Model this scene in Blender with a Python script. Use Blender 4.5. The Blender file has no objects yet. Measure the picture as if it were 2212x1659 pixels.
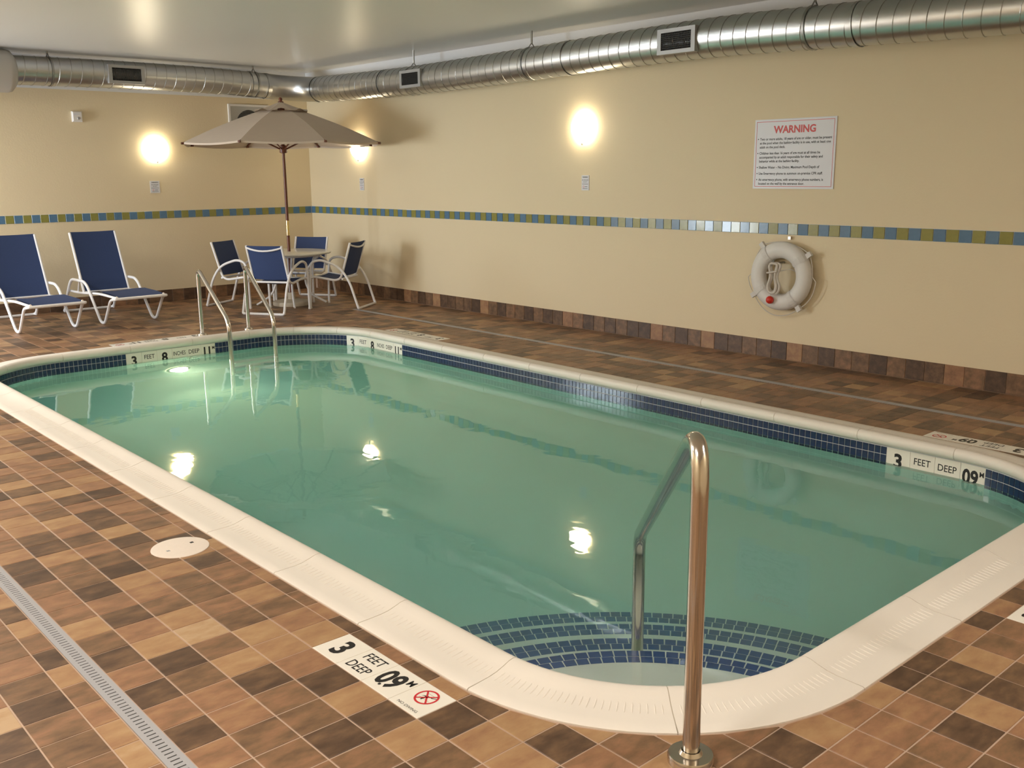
import bpy, bmesh, math, random
from mathutils import Vector, Matrix
random.seed(7)
S = bpy.context.scene
COL = S.collection
PI = math.pi
T = 0.1556                       # floor tile module

# ------------------------------------------------------------------ camera
YAW, PITCH, ROLL = math.radians(138.24686), math.radians(-12.24356), math.radians(-0.48435)
CAM = Vector((2.984, -1.4117, 1.6307))
FPX = 2096.1
_cy, _sy, _cp, _sp = math.cos(YAW), math.sin(YAW), math.cos(PITCH), math.sin(PITCH)
_fwd = Vector((_cy * _cp, _sy * _cp, _sp))
_r0 = Vector((_sy, -_cy, 0.0)); _u0 = _r0.cross(_fwd)
_cr, _sr = math.cos(ROLL), math.sin(ROLL)
C_R = _r0 * _cr + _u0 * _sr; C_U = _u0 * _cr - _r0 * _sr; C_F = _fwd
cd = bpy.data.cameras.new('camera'); cam = bpy.data.objects.new('camera', cd); COL.objects.link(cam)
cd.sensor_width = 36.0; cd.sensor_fit = 'HORIZONTAL'; cd.lens = FPX / 2212 * 36.0
cd.clip_start = 0.05; cd.clip_end = 60
m = Matrix((C_R, C_U, -C_F)).transposed().to_4x4(); m.translation = CAM; cam.matrix_world = m
S.camera = cam

# ------------------------------------------------------------------ world, lights, exposure
S.view_settings.view_transform = 'Standard'
try: S.view_settings.look = 'None'
except Exception: pass
S.view_settings.gamma = 1.0; S.view_settings.use_curve_mapping = False
S.view_settings.exposure = 0.0
w = bpy.data.worlds.new('world'); S.world = w; w.use_nodes = True
bg = w.node_tree.nodes['Background']; bg.inputs[0].default_value = (0.75, 0.86, 1.0, 1); bg.inputs[1].default_value = 0.6

XL, XR, YF, YN, ZC = -9.694, 4.2, 6.016, -2.7, 3.042       # room: left, right, far, near, ceiling
def area(name, loc, rot, sx, sy, power, col):
    l = bpy.data.lights.new(name, 'AREA'); l.shape = 'RECTANGLE'; l.size = sx; l.size_y = sy
    l.energy = power; l.color = col
    o = bpy.data.objects.new(name, l); COL.objects.link(o); o.location = loc; o.rotation_euler = rot
    return o
WIN = (-9.5, -7.9, 0.35, 2.25)                               # window opening in the near wall: x0,x1,z0,z1
area('window_daylight', ((WIN[0] + WIN[1]) / 2, YN - 0.25, (WIN[2] + WIN[3]) / 2), (PI / 2, 0, 0), WIN[1] - WIN[0], WIN[3] - WIN[2], 330, (0.84, 0.93, 1.0))
FIX = ((-6.4, -1.75), (-2.6, -1.75), (1.0, -1.75), (3.4, 1.9))                          # unseen ceiling fixtures; the first and last are added to brighten the walls
for (fx_, fy_), p_ in zip(FIX, (122, 80, 92, 58)): area('unseen_fixture_light', (fx_, fy_, ZC - 0.07), (0, 0, 0), 1.15, 0.55, p_, (1.0, 0.94, 0.86))
SCONCE_E = 22.0
try: S.cycles.volume_bounces = 4
except Exception: pass

# ------------------------------------------------------------------ text (made first, while the scene is small)
_tc = {}
def text_mesh(s, bold=0.0, extrude=0.0):
    k = (s, bold)
    if k in _tc: return _tc[k]
    cu = bpy.data.curves.new('txt', 'FONT'); cu.body = s; cu.size = 1.0; cu.offset = bold; cu.resolution_u = 3
    cu.align_x = 'LEFT'
    o = bpy.data.objects.new('txt', cu); COL.objects.link(o)
    dg = bpy.context.evaluated_depsgraph_get()
    me = bpy.data.meshes.new_from_object(o.evaluated_get(dg))
    V = [v.co.copy() for v in me.vertices]; F = [tuple(p.vertices) for p in me.polygons]
    bpy.data.objects.remove(o); bpy.data.curves.remove(cu); bpy.data.meshes.remove(me)
    x0 = min(v.x for v in V); x1 = max(v.x for v in V); y0 = min(v.y for v in V); y1 = max(v.y for v in V)
    _tc[k] = (V, F, x0, x1, y0, y1)
    return _tc[k]
SIGN_LINES = ["Two or more adults, 18 years of age or older, must be present", "at the pool when the bathing facility is in use, with at least one", "adult on the pool deck.", None,
              "Children less than 16 years of age must at all times be", "accompanied by an adult responsible for their safety and", "behavior while at the bathing facility.", None,
              "Shallow Water \u2013 No Diving, Maximum Pool Depth of", None, "Use Emergency phone to summon on-premise CPR staff.", None,
              "An emergency phone, with emergency phone numbers, is", "located on the wall by the entrance door."]
for s_ in SIGN_LINES:
    if s_: text_mesh(s_, 0.02)
for s_, b_ in (("WARNING", 0.035), ("WARNING", 0.02), ("NO LIFEGUARD", 0.01), ("ON DUTY", 0.01), ("3", 0.035), ("8", 0.035), ("09", 0.035), (".", 0.03), ("11", 0.035), ("M", 0.02), ("FEET", 0.008), ("DEEP", 0.008), ("INCHES", 0.008), ("NO DIVING", 0.0)):
    text_mesh(s_, b_)

# ------------------------------------------------------------------ helpers
class MB:
    def __init__(s): s.v = []; s.f = []; s.tone = []
    def add(s, V, F, tone=0.0):
        n = len(s.v); s.v += [tuple(p) for p in V]; s.f += [tuple(i + n for i in f) for f in F]; s.tone += [tone] * len(F)
        return s
    def box(s, x0, x1, y0, y1, z0, z1, M=None):
        V = [(x, y, z) for z in (z0, z1) for y in (y0, y1) for x in (x0, x1)]
        if M is not None: V = [M @ Vector(p) for p in V]
        return s.add(V, [(0, 2, 3, 1), (4, 5, 7, 6), (0, 1, 5, 4), (2, 6, 7, 3), (0, 4, 6, 2), (1, 3, 7, 5)])
    def slab(s, poly, z0, z1, ch=0.0012, M=None, tone=0.0):
        """prism over a convex polygon (ccw from +z) with a small chamfer on top"""
        n = len(poly); c = sum((Vector(p) for p in poly), Vector((0, 0))) / n
        ins = []
        for p in poly:
            d = c - Vector(p); L = d.length
            ins.append(Vector(p) + d * (ch * 1.4 / max(L, 1e-6)))
        V = [(p[0], p[1], z0) for p in poly] + [(p[0], p[1], z1 - ch) for p in poly] + [(p[0], p[1], z1) for p in ins]
        if M is not None: V = [M @ Vector(p) for p in V]
        F = [tuple(range(2 * n, 3 * n))]
        for k in range(2):
            for i in range(n):
                j = (i + 1) % n; F.append((k * n + i, k * n + j, (k + 1) * n + j, (k + 1) * n + i))
        return s.add(V, F, tone)
    def tube(s, P, r, seg=10, closed=False, caps=True, rf=None):
        P = [Vector(p) for p in P]; n = len(P); V = []; F = []
        tan = []
        for i in range(n):
            if closed: t = P[(i + 1) % n] - P[i - 1]
            else: t = P[min(i + 1, n - 1)] - P[max(i - 1, 0)]
            tan.append(t.normalized())
        up = Vector((0, 0, 1)) if abs(tan[0].z) < 0.9 else Vector((1, 0, 0))
        nr = (up - tan[0] * up.dot(tan[0])).normalized()
        for i in range(n):
            nr = (nr - tan[i] * nr.dot(tan[i])).normalized(); b = tan[i].cross(nr)
            for k in range(seg):
                a = 2 * PI * k / seg; rr = r if rf is None else rf(i, a)
                V.append(P[i] + (nr * math.cos(a) + b * math.sin(a)) * rr)
        m_ = n if closed else n - 1
        for i in range(m_):
            for k in range(seg):
                a = i * seg + k; b_ = i * seg + (k + 1) % seg; c = ((i + 1) % n) * seg + (k + 1) % seg; d = ((i + 1) % n) * seg + k
                F.append((a, b_, c, d))
        if caps and not closed:
            F.append(tuple(range(seg))[::-1]); F.append(tuple((n - 1) * seg + k for k in range(seg)))
        return s.add(V, F)
    def lathe(s, prof, seg=24, M=None, a0=0.0, a1=2 * PI):
        full = abs(a1 - a0 - 2 * PI) < 1e-6; cnt = seg if full else seg + 1; V = []; F = []; m_ = len(prof)
        for k in range(cnt):
            a = a0 + (a1 - a0) * k / seg
            for r, z in prof: V.append((r * math.cos(a), r * math.sin(a), z))
        if M is not None: V = [M @ Vector(p) for p in V]
        for k in range(seg):
            for i in range(m_ - 1):
                a = k * m_ + i; b = ((k + 1) % cnt) * m_ + i
                F.append((a, b, b + 1, a + 1))
        return s.add(V, F)
    def ellipsoid(s, M, seg=16, rings=9, half=False):
        V = []; F = []
        for i in range(rings + 1):
            ph = (PI / 2 if half else PI) * i / rings
            for k in range(seg):
                a = 2 * PI * k / seg; V.append(M @ Vector((math.sin(ph) * math.cos(a), math.sin(ph) * math.sin(a), math.cos(ph))))
        for i in range(rings):
            for k in range(seg):
                F.append((i * seg + k, (i + 1) * seg + k, (i + 1) * seg + (k + 1) % seg, i * seg + (k + 1) % seg))
        return s.add(V, F)
    def text(s, t, M, size, bold=0.0, xs=1.0, align='C', z=0.0):
        V, F, x0, x1, y0, y1 = text_mesh(t, bold)
        h = y1 - y0; k = size / h
        ox = {'C': (x0 + x1) / 2, 'L': x0, 'R': x1}[align]; oy = (y0 + y1) / 2
        return s.add([M @ Vector(((v.x - ox) * k * xs, (v.y - oy) * k, z)) for v in V], F)
    def mesh(s, name, mat=None, smooth=False):
        me = bpy.data.meshes.new(name); me.from_pydata([tuple(p) for p in s.v], [], s.f)
        if mat: me.materials.append(mat)
        if smooth:
            me.polygons.foreach_set('use_smooth', [True] * len(me.polygons))
            try: me.set_sharp_from_angle(angle=math.radians(38))
            except Exception: pass
        return me
    def obj(s, name, mat, parent=None, smooth=False):
        o = bpy.data.objects.new(name, s.mesh(name, mat, smooth)); COL.objects.link(o)
        if parent: o.parent = parent
        return o
def inst(name, me, parent=None, M=None):
    o = bpy.data.objects.new(name, me); COL.objects.link(o)
    if parent: o.parent = parent
    if M is not None: o.matrix_local = M
    return o
def tag(o, label=None, cat=None, group=None, kind=None):
    if label: o['label'] = label
    if cat: o['category'] = cat
    if group: o['group'] = group
    if kind: o['kind'] = kind
    return o
def empty(name, loc=(0, 0, 0), rz=0.0):
    o = bpy.data.objects.new(name, None); COL.objects.link(o); o.empty_display_size = 0.1
    o.location = loc; o.rotation_euler = (0, 0, rz); return o
def children_of(o, kids): return kids.get(o, [])
def copy_tree(o, kids, parent=None):
    c = o.copy(); COL.objects.link(c)
    if parent: c.parent = parent
    for ch in kids.get(o, []): copy_tree(ch, kids, c)
    return c
def kids_map(root, objs):
    k = {}
    for o in objs:
        if o.parent: k.setdefault(o.parent, []).append(o)
    return k
def fillet(P, rad, n=6, closed=False):
    P = [Vector(p) for p in P]; out = []; N = len(P)
    for i in range(N):
        if not closed and (i == 0 or i == N - 1): out.append(P[i]); continue
        a, b, c = P[i - 1], P[i], P[(i + 1) % N]; r = rad[i] if isinstance(rad, (list, tuple)) else rad
        if r <= 0: out.append(b); continue
        d = min(r, (a - b).length * 0.48, (c - b).length * 0.48)
        p, q = b + (a - b).normalized() * d, b + (c - b).normalized() * d
        for k in range(n + 1):
            t = k / n; out.append(p * (1 - t) ** 2 + b * 2 * t * (1 - t) + q * t * t)
    return out
def frame(origin, right, up):
    right = Vector(right).normalized(); up = Vector(up).normalized(); n = right.cross(up)
    M = Matrix((right, up, n)).transposed().to_4x4(); M.translation = Vector(origin); return M
def shade(p, normal):
    """how large a patch shows in the frame (0 when outside it)"""
    d = Vector(p) - CAM; z = d.dot(C_F)
    if z < 0.1: return 0
    x = 1106 + FPX * d.dot(C_R) / z; y = 829.5 - FPX * d.dot(C_U) / z
    if not (-30 < x < 2242 and -30 < y < 1690): return 0
    return max(0.0, -d.normalized().dot(Vector(normal))) / d.length_squared

# ------------------------------------------------------------------ materials
def mat(name, col, rough=0.5, metal=0.0, spec=0.5, emis=None, es=0.0, bump=None, var=None, coat=0.0):
    """bump=(scale, strength, distance); var=(scale, amount) gentle colour variation"""
    M = bpy.data.materials.new(name); M.use_nodes = True; nt = M.node_tree; b = nt.nodes['Principled BSDF']
    b.inputs['Base Color'].default_value = (*col, 1); b.inputs['Roughness'].default_value = rough; b.inputs['Metallic'].default_value = metal
    b.inputs['Specular IOR Level'].default_value = spec
    if coat: b.inputs['Coat Weight'].default_value = coat; b.inputs['Coat Roughness'].default_value = 0.06
    if emis: b.inputs['Emission Color'].default_value = (*emis, 1); b.inputs['Emission Strength'].default_value = es
    tc = nt.nodes.new('ShaderNodeTexCoord')
    if var:
        n = nt.nodes.new('ShaderNodeTexNoise'); n.inputs['Scale'].default_value = var[0]; n.inputs['Detail'].default_value = 5
        nt.links.new(tc.outputs['Object'], n.inputs['Vector'])
        mx = nt.nodes.new('ShaderNodeMix'); mx.data_type = 'RGBA'
        mx.inputs[6].default_value = (*[max(0, c * (1 - var[1])) for c in col], 1); mx.inputs[7].default_value = (*[min(1, c * (1 + var[1])) for c in col], 1)
        nt.links.new(n.outputs['Fac'], mx.inputs[0]); nt.links.new(mx.outputs[2], b.inputs['Base Color'])
    if bump:
        n = nt.nodes.new('ShaderNodeTexNoise'); n.inputs['Scale'].default_value = bump[0]; n.inputs['Detail'].default_value = 4
        nt.links.new(tc.outputs['Object'], n.inputs['Vector'])
        bp = nt.nodes.new('ShaderNodeBump'); bp.inputs['Strength'].default_value = bump[1]; bp.inputs['Distance'].default_value = bump[2]
        nt.links.new(n.outputs['Fac'], bp.inputs['Height']); nt.links.new(bp.outputs['Normal'], b.inputs['Normal'])
    return M

def stone_mat(name, source):
    """rustic porcelain; one tone per tile, cloudy streaks inside it"""
    M = bpy.data.materials.new(name); M.use_nodes = True; nt = M.node_tree; N = nt.nodes; L = nt.links; b = N['Principled BSDF']
    if source == 'object':
        oi = N.new('ShaderNodeObjectInfo'); sep = N.new('ShaderNodeSeparateColor'); L.new(oi.outputs['Color'], sep.inputs[0]); tone = sep.outputs[0]
    else:
        at = N.new('ShaderNodeAttribute'); at.attribute_name = 'tone'; tone = at.outputs['Fac']
    geo = N.new('ShaderNodeNewGeometry')
    mp = N.new('ShaderNodeMapping'); mp.inputs['Scale'].default_value = (16, 7, 16)
    L.new(geo.outputs['Position'], mp.inputs['Vector'])
    n1 = N.new('ShaderNodeTexNoise'); n1.inputs['Scale'].default_value = 1.0; n1.inputs['Detail'].default_value = 6; n1.inputs['Roughness'].default_value = 0.62
    L.new(mp.outputs[0], n1.inputs['Vector'])
    n2 = N.new('ShaderNodeTexNoise'); n2.inputs['Scale'].default_value = 2.3; n2.inputs['Detail'].default_value = 3
    L.new(geo.outputs['Position'], n2.inputs['Vector'])
    # tone shifted a little by the clouding
    ma = N.new('ShaderNodeMath'); ma.operation = 'MULTIPLY_ADD'; ma.inputs[1].default_value = 0.95; ma.inputs[2].default_value = -0.475
    L.new(n1.outputs['Fac'], ma.inputs[0])
    ad = N.new('ShaderNodeMath'); ad.operation = 'ADD'; ad.use_clamp = True; L.new(tone, ad.inputs[0]); L.new(ma.outputs[0], ad.inputs[1])
    cr = N.new('ShaderNodeValToRGB'); e = cr.color_ramp.elements
    stops = [(0.0, (0.066, 0.036, 0.021)), (0.16, (0.108, 0.060, 0.034)), (0.34, (0.185, 0.104, 0.054)), (0.52, (0.285, 0.145, 0.078)), (0.68, (0.35, 0.198, 0.098)), (0.84, (0.40, 0.245, 0.122)), (1.0, (0.46, 0.31, 0.18))]
    e[0].position, e[0].color = stops[0][0], (*stops[0][1], 1); e[1].position, e[1].color = stops[-1][0], (*stops[-1][1], 1)
    for p, c in stops[1:-1]:
        k = e.new(p); k.color = (*c, 1)
    L.new(ad.outputs[0], cr.inputs[0])
    L.new(cr.outputs[0], b.inputs['Base Color'])
    rr = N.new('ShaderNodeMapRange'); rr.inputs[3].default_value = 0.34; rr.inputs[4].default_value = 0.52; L.new(n2.outputs['Fac'], rr.inputs[0]); L.new(rr.outputs[0], b.inputs['Roughness'])
    bp = N.new('ShaderNodeBump'); bp.inputs['Strength'].default_value = 0.25; bp.inputs['Distance'].default_value = 0.003
    L.new(n1.outputs['Fac'], bp.inputs['Height']); L.new(bp.outputs[0], b.inputs['Normal'])
    return M

m_wall = mat('painted_plaster', (0.735, 0.625, 0.43), 0.55, spec=0.35, bump=(55, 0.22, 0.004), var=(1.2, 0.02))
m_white_wall = mat('white_plaster', (0.76, 0.77, 0.79), 0.6, bump=(55, 0.15, 0.003))
m_ceil = mat('ceiling_paint', (0.72, 0.72, 0.70), 0.33, spec=0.5, bump=(40, 0.06, 0.002))
m_grout = mat('grout', (0.46, 0.325, 0.24), 0.85, var=(9, 0.12))
m_grout_pale = mat('pale_grout', (0.60, 0.62, 0.63), 0.7)
m_tile = stone_mat('stone_tile', 'object'); m_tile_many = stone_mat('stone_tile_far', 'attr')
m_coping = mat('cast_stone', (0.77, 0.715, 0.645), 0.5, bump=(90, 0.1, 0.001), var=(2.6, 0.045))
m_coping_joint = mat('coping_joint', (0.60, 0.54, 0.46), 0.8)
m_blue = mat('navy_glazed_tile', (0.010, 0.026, 0.085), 0.12, spec=0.6, var=(30, 0.35))
m_blue_w = mat('navy_step_tile', (0.03, 0.075, 0.26), 0.25, var=(30, 0.3))
m_marker = mat('white_ceramic', (0.80, 0.76, 0.68), 0.3)
m_ink = mat('black_ink', (0.012, 0.011, 0.012), 0.5)
m_red = mat('red_ink', (0.55, 0.02, 0.03), 0.5)
m_redp = mat('red_paint', (0.62, 0.09, 0.09), 0.5)
m_plaster = mat('pool_plaster', (0.84, 0.86, 0.80), 0.7, var=(3, 0.05))
m_steel = mat('stainless_steel', (0.66, 0.62, 0.57), 0.16, metal=1.0, bump=(160, 0.04, 0.001))
m_galv = mat('galvanised_steel', (0.60, 0.615, 0.625), 0.31, metal=1.0, var=(5, 0.10), bump=(20, 0.05, 0.002))
m_galv_d = mat('galvanised_band', (0.40, 0.40, 0.39), 0.42, metal=1.0)
m_reg = mat('register_paint', (0.40, 0.40, 0.40), 0.45, metal=0.4)
m_void_grey = mat('register_mesh', (0.05, 0.05, 0.05), 0.5)
m_dark = mat('dark_void', (0.012, 0.012, 0.013), 0.7)
m_sleeve = mat('grey_sleeve', (0.47, 0.46, 0.44), 0.7)
m_white = mat('white_powder_coat', (0.80, 0.79, 0.80), 0.32, spec=0.5)
m_sling = mat('blue_sling_fabric', (0.022, 0.045, 0.135), 0.75, bump=(420, 0.3, 0.001), var=(240, 0.35))
m_canvas = mat('beige_canvas', (0.56, 0.47, 0.385), 0.85, bump=(300, 0.15, 0.001), var=(14, 0.03))
m_wood = mat('red_brown_wood', (0.13, 0.035, 0.016), 0.35, var=(30, 0.3))
m_brass = mat('brass', (0.75, 0.60, 0.28), 0.22, metal=1.0)
m_table = mat('table_top', (0.84, 0.81, 0.72), 0.18, spec=0.6)
m_base = mat('stone_base', (0.55, 0.48, 0.38), 0.6, var=(20, 0.15))
m_plastic = mat('white_plastic', (0.74, 0.72, 0.70), 0.42)
m_lid = mat('cream_plastic', (0.78, 0.69, 0.61), 0.5, var=(60, 0.05))
m_sign = mat('sign_plastic', (0.66, 0.67, 0.72), 0.35)
m_foam = mat('white_foam_vinyl', (0.70, 0.68, 0.66), 0.5)
m_strap = mat('strap_webbing', (0.66, 0.64, 0.62), 0.7)
m_rope = mat('white_rope', (0.62, 0.58, 0.53), 0.8, bump=(300, 0.5, 0.002))
m_buoy = mat('red_buoy_plastic', (0.62, 0.03, 0.015), 0.4)
m_drain = mat('grey_drain', (0.35, 0.345, 0.36), 0.5)
m_lamp = mat('lit_glass', (0.9, 0.86, 0.78), 0.4, emis=(1.0, 0.87, 0.62), es=SCONCE_E)
m_poollamp = mat('lit_lens', (0.9, 0.9, 0.8), 0.3, emis=(1.0, 0.9, 0.62), es=14.0)
m_band_b = mat('blue_glass_tile', (0.085, 0.185, 0.31), 0.20, spec=0.5, coat=0.15, bump=(26, 0.18, 0.003), var=(40, 0.12))
m_band_g = mat('olive_glass_tile', (0.25, 0.24, 0.062), 0.20, spec=0.5, coat=0.15, bump=(26, 0.18, 0.003), var=(40, 0.12))

def water_mat():
    M = bpy.data.materials.new('pool_water'); M.use_nodes = True; nt = M.node_tree; N = nt.nodes; L = nt.links; N.clear()
    out = N.new('ShaderNodeOutputMaterial'); mix = N.new('ShaderNodeMixShader'); tr = N.new('ShaderNodeBsdfRefraction'); tr.inputs['IOR'].default_value = 1.333; tr.inputs['Roughness'].default_value = 0.0; gl = N.new('ShaderNodeBsdfGlossy')
    gl.inputs['Roughness'].default_value = 0.015; gl.inputs['Color'].default_value = (0.95, 1, 0.98, 1)
    fr = N.new('ShaderNodeFresnel'); fr.inputs['IOR'].default_value = 1.333
    geo = N.new('ShaderNodeNewGeometry'); inv = N.new('ShaderNodeMath'); inv.operation = 'SUBTRACT'; inv.inputs[0].default_value = 1.0
    L.new(geo.outputs['Backfacing'], inv.inputs[1]); mu = N.new('ShaderNodeMath'); mu.operation = 'MULTIPLY'
    L.new(fr.outputs[0], mu.inputs[0]); L.new(inv.outputs[0], mu.inputs[1])
    n1 = N.new('ShaderNodeTexNoise'); n1.inputs['Scale'].default_value = 2.2; n1.inputs['Detail'].default_value = 3; n1.inputs['Distortion'].default_value = 0.6
    L.new(geo.outputs['Position'], n1.inputs['Vector'])
    bp = N.new('ShaderNodeBump'); bp.inputs['Strength'].default_value = 0.10; bp.inputs['Distance'].default_value = 0.02
    L.new(n1.outputs['Fac'], bp.inputs['Height'])
    L.new(bp.outputs[0], gl.inputs['Normal']); L.new(bp.outputs[0], fr.inputs['Normal'])
    L.new(fr.outputs[0], mix.inputs[0]); L.new(tr.outputs[0], mix.inputs[1]); L.new(gl.outputs[0], mix.inputs[2]); L.new(mix.outputs[0], out.inputs['Surface'])
    ab = N.new('ShaderNodeVolumeAbsorption'); ab.inputs['Color'].default_value = (0.05, 0.93, 0.85, 1); ab.inputs['Density'].default_value = 0.27
    sc = N.new('ShaderNodeVolumeScatter'); sc.inputs['Color'].default_value = (0.80, 1.0, 0.96, 1); sc.inputs['Density'].default_value = 0.32; sc.inputs['Anisotropy'].default_value = 0.2
    vs = N.new('ShaderNodeAddShader'); L.new(ab.outputs[0], vs.inputs[0]); L.new(sc.outputs[0], vs.inputs[1]); L.new(vs.outputs[0], out.inputs['Volume'])
    return M
m_water = water_mat()
def glass_mat():
    M = bpy.data.materials.new('window_glass'); M.use_nodes = True; nt = M.node_tree; N = nt.nodes; L = nt.links; N.clear()
    out = N.new('ShaderNodeOutputMaterial'); mix = N.new('ShaderNodeMixShader'); tr = N.new('ShaderNodeBsdfTransparent'); gl = N.new('ShaderNodeBsdfGlossy')
    gl.inputs['Roughness'].default_value = 0.0; mix.inputs[0].default_value = 0.06
    L.new(tr.outputs[0], mix.inputs[1]); L.new(gl.outputs[0], mix.inputs[2]); L.new(mix.outputs[0], out.inputs['Surface'])
    return M
m_glass = glass_mat()

# ------------------------------------------------------------------ pool outline
PX0, PX1, PY0, PY1 = -6.62, 1.615, 0.372, 4.400                # outer edge of the coping
PR = {'nl': 1.0, 'fl': 1.15, 'fr': 0.98, 'nr': 0.93}
ZTILE, ZWATER, ZFLOOR = -0.050, -0.150, -1.22
TI = 0.205                                                     # coping outer edge -> tile face
def outline(inset, n=20):
    """clockwise (from above) rounded rectangle: list of (pos, outward normal)"""
    x0, x1, y0, y1 = PX0 + inset, PX1 - inset, PY0 + inset, PY1 - inset
    r = {k: max(v - inset, 0.02) for k, v in PR.items()}; P = []
    def arc(cx, cy, rad, a0, a1):
        for k in range(n + 1):
            a = a0 + (a1 - a0) * k / n; P.append((Vector((cx + rad * math.cos(a), cy + rad * math.sin(a))), Vector((math.cos(a), math.sin(a)))))
    arc(x0 + r['fl'], y1 - r['fl'], r['fl'], PI, PI / 2)
    arc(x1 - r['fr'], y1 - r['fr'], r['fr'], PI / 2, 0)
    arc(x1 - r['nr'], y0 + r['nr'], r['nr'], 0, -PI / 2)
    arc(x0 + r['nl'], y0 + r['nl'], r['nl'], -PI / 2, -PI)
    return P
class Path:
    def __init__(s, inset, n=40):
        s.P = outline(inset, n); s.N = len(s.P); s.s = [0.0]
        for i in range(s.N): s.s.append(s.s[-1] + (s.P[(i + 1) % s.N][0] - s.P[i][0]).length)
        s.L = s.s[-1]
    def at(s, d):
        d %= s.L; lo, hi = 0, s.N
        while hi - lo > 1:
            mid = (lo + hi) // 2
            if s.s[mid] <= d: lo = mid
            else: hi = mid
        t = (d - s.s[lo]) / max(s.s[lo + 1] - s.s[lo], 1e-9); a, b = s.P[lo], s.P[(lo + 1) % s.N]
        return a[0].lerp(b[0], t), a[1].lerp(b[1], t).normalized()
    def near(s, p):
        p = Vector(p); return min(range(s.N * 8), key=lambda k: (s.at(k / (s.N * 8) * s.L)[0] - p).length) / (s.N * 8) * s.L
def sd_outer(x, y, off=0.0):
    """signed distance to the outer coping edge (negative inside) and its gradient"""
    cx, cy = (PX0 + PX1) / 2, (PY0 + PY1) / 2
    k = ('f' if y > cy else 'n') + ('r' if x > cx else 'l'); r = PR[k]
    sx, sy = (1 if x > cx else -1), (1 if y > cy else -1)
    qx = abs(x - cx) - (PX1 - PX0) / 2 + r; qy = abs(y - cy) - (PY1 - PY0) / 2 + r
    if qx > 0 and qy > 0:
        L = math.hypot(qx, qy); return L - r - off, (sx * qx / L, sy * qy / L)
    if qx > qy: return qx - r - off, (sx, 0)
    return qy - r - off, (0, sy)

# ------------------------------------------------------------------ setting: floor with its tiles
fl = MB()
outr = [(XL - .1, YN - .1), (XL - .1, YF + .1), (XR + .1, YF + .1), (XR + .1, YN - .1)]
inn = [tuple(p) for p, n in outline(0.03, 14)]
bm = bmesh.new()
def loop(pts, z):
    vs = [bm.verts.new((x, y, z)) for x, y in pts]
    for i in range(len(vs)): bm.edges.new((vs[i], vs[(i + 1) % len(vs)]))
    return vs
loop(outr, -0.0020); loop(inn, -0.0020)
bmesh.ops.triangle_fill(bm, use_beauty=True, use_dissolve=False, edges=bm.edges[:])
for f in bm.faces:
    if f.normal.z < 0: f.normal_flip()
me = bpy.data.meshes.new('floor'); bm.to_mesh(me); bm.free(); me.materials.append(m_grout)
floor = bpy.data.objects.new('floor', me); COL.objects.link(floor); tag(floor, 'pool deck of brown, terracotta and gold square stone tiles', kind='structure')

# tone of the nearest tiles as the photograph shows them, by grid cell
TONE = {'d': 0.15, 'b': 0.36, 'o': 0.54, 'g': 0.73, 'l': 0.92}
CELL = {}
def row(j, i0, s):
    for k, c in enumerate(s):
        if c in TONE: CELL[(i0 + k, j)] = TONE[c]
row(1, -2, 'bog....dgg'); row(0, -1, 'ggodgdgb'); row(-1, -3, 'glbgdbbdb'); row(-2, -4, 'dogdboobbb'); row(-3, -5, 'bgbdododobg'); row(-4, -5, 'gbdgbogg')
row(-5, -4, 'bobdbbb'); row(-6, -1, 'lddbb'); row(2, 5, 'dgdob'); row(3, 7, 'gbg'); row(4, 8, 'gbd'); row(5, 10, 'dob'); row(6, 10, 'gob'); row(7, 10, 'oobd'); row(8, 10, 'godb')
row(9, 10, 'dbgo'); row(10, 10, 'ddd'); row(11, 10, 'bgb'); row(12, 10, 'obo'); row(13, 10, 'dbg'); row(14, 10, 'o')
# grid lines
gx = [(k, k * T) for k in range(-42, 28)] + [(-43 - k, -6.625 - k * T) for k in range(0, 21)]
gx = sorted(gx, key=lambda t: t[1])
gy = [(k, k * T) for k in range(-2, 29)] + [(29 + k, 4.43 + k * T) for k in range(0, 11)] + [(-3, -0.4825), (-4, -0.5965)] + [(-4 - k, -0.5965 - k * T) for k in range(1, 14)]
gy = sorted(gy, key=lambda t: t[1])
NEAR_DRAIN = (-6.2, 3.6, -0.515, -0.450); FAR_DRAIN = (-7.25, 3.6, 5.082, 5.142)
MK = {'near': (1 * T, 5 * T, 1 * T, 2 * T), 'right': (11 * T, 12 * T, 14 * T, 18 * T), 'far_right': (2 * T, 6 * T, 4.43, 4.43 + T),
      'far': (-36 * T, -30 * T, 4.43, 4.43 + T), 'left': (-6.625 - T, -6.625, 1.935, 1.935 + 6 * T)}
HOLES = [NEAR_DRAIN, FAR_DRAIN] + list(MK.values())
def subtract(r, h):
    x0, x1, y0, y1 = r; a0, a1, b0, b1 = h
    if x1 <= a0 + 1e-4 or x0 >= a1 - 1e-4 or y1 <= b0 + 1e-4 or y0 >= b1 - 1e-4: return [r]
    out = []
    if y0 < b0 - 1e-4: out.append((x0, x1, y0, b0))
    if y1 > b1 + 1e-4: out.append((x0, x1, b1, y1))
    yy0, yy1 = max(y0, b0), min(y1, b1)
    if x0 < a0 - 1e-4: out.append((x0, a0, yy0, yy1))
    if x1 > a1 + 1e-4: out.append((a1, x1, yy0, yy1))
    return out
def clip_half(poly, nx, ny, c):
    out = []
    for i in range(len(poly)):
        a, b = poly[i], poly[(i + 1) % len(poly)]; da = a[0] * nx + a[1] * ny - c; db = b[0] * nx + b[1] * ny - c
        if da >= 0: out.append(a)
        if (da > 0) != (db > 0) and abs(da - db) > 1e-9:
            t = da / (da - db); out.append((a[0] + (b[0] - a[0]) * t, a[1] + (b[1] - a[1]) * t))
    return out
TILES = []
G = 0.0026
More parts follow.
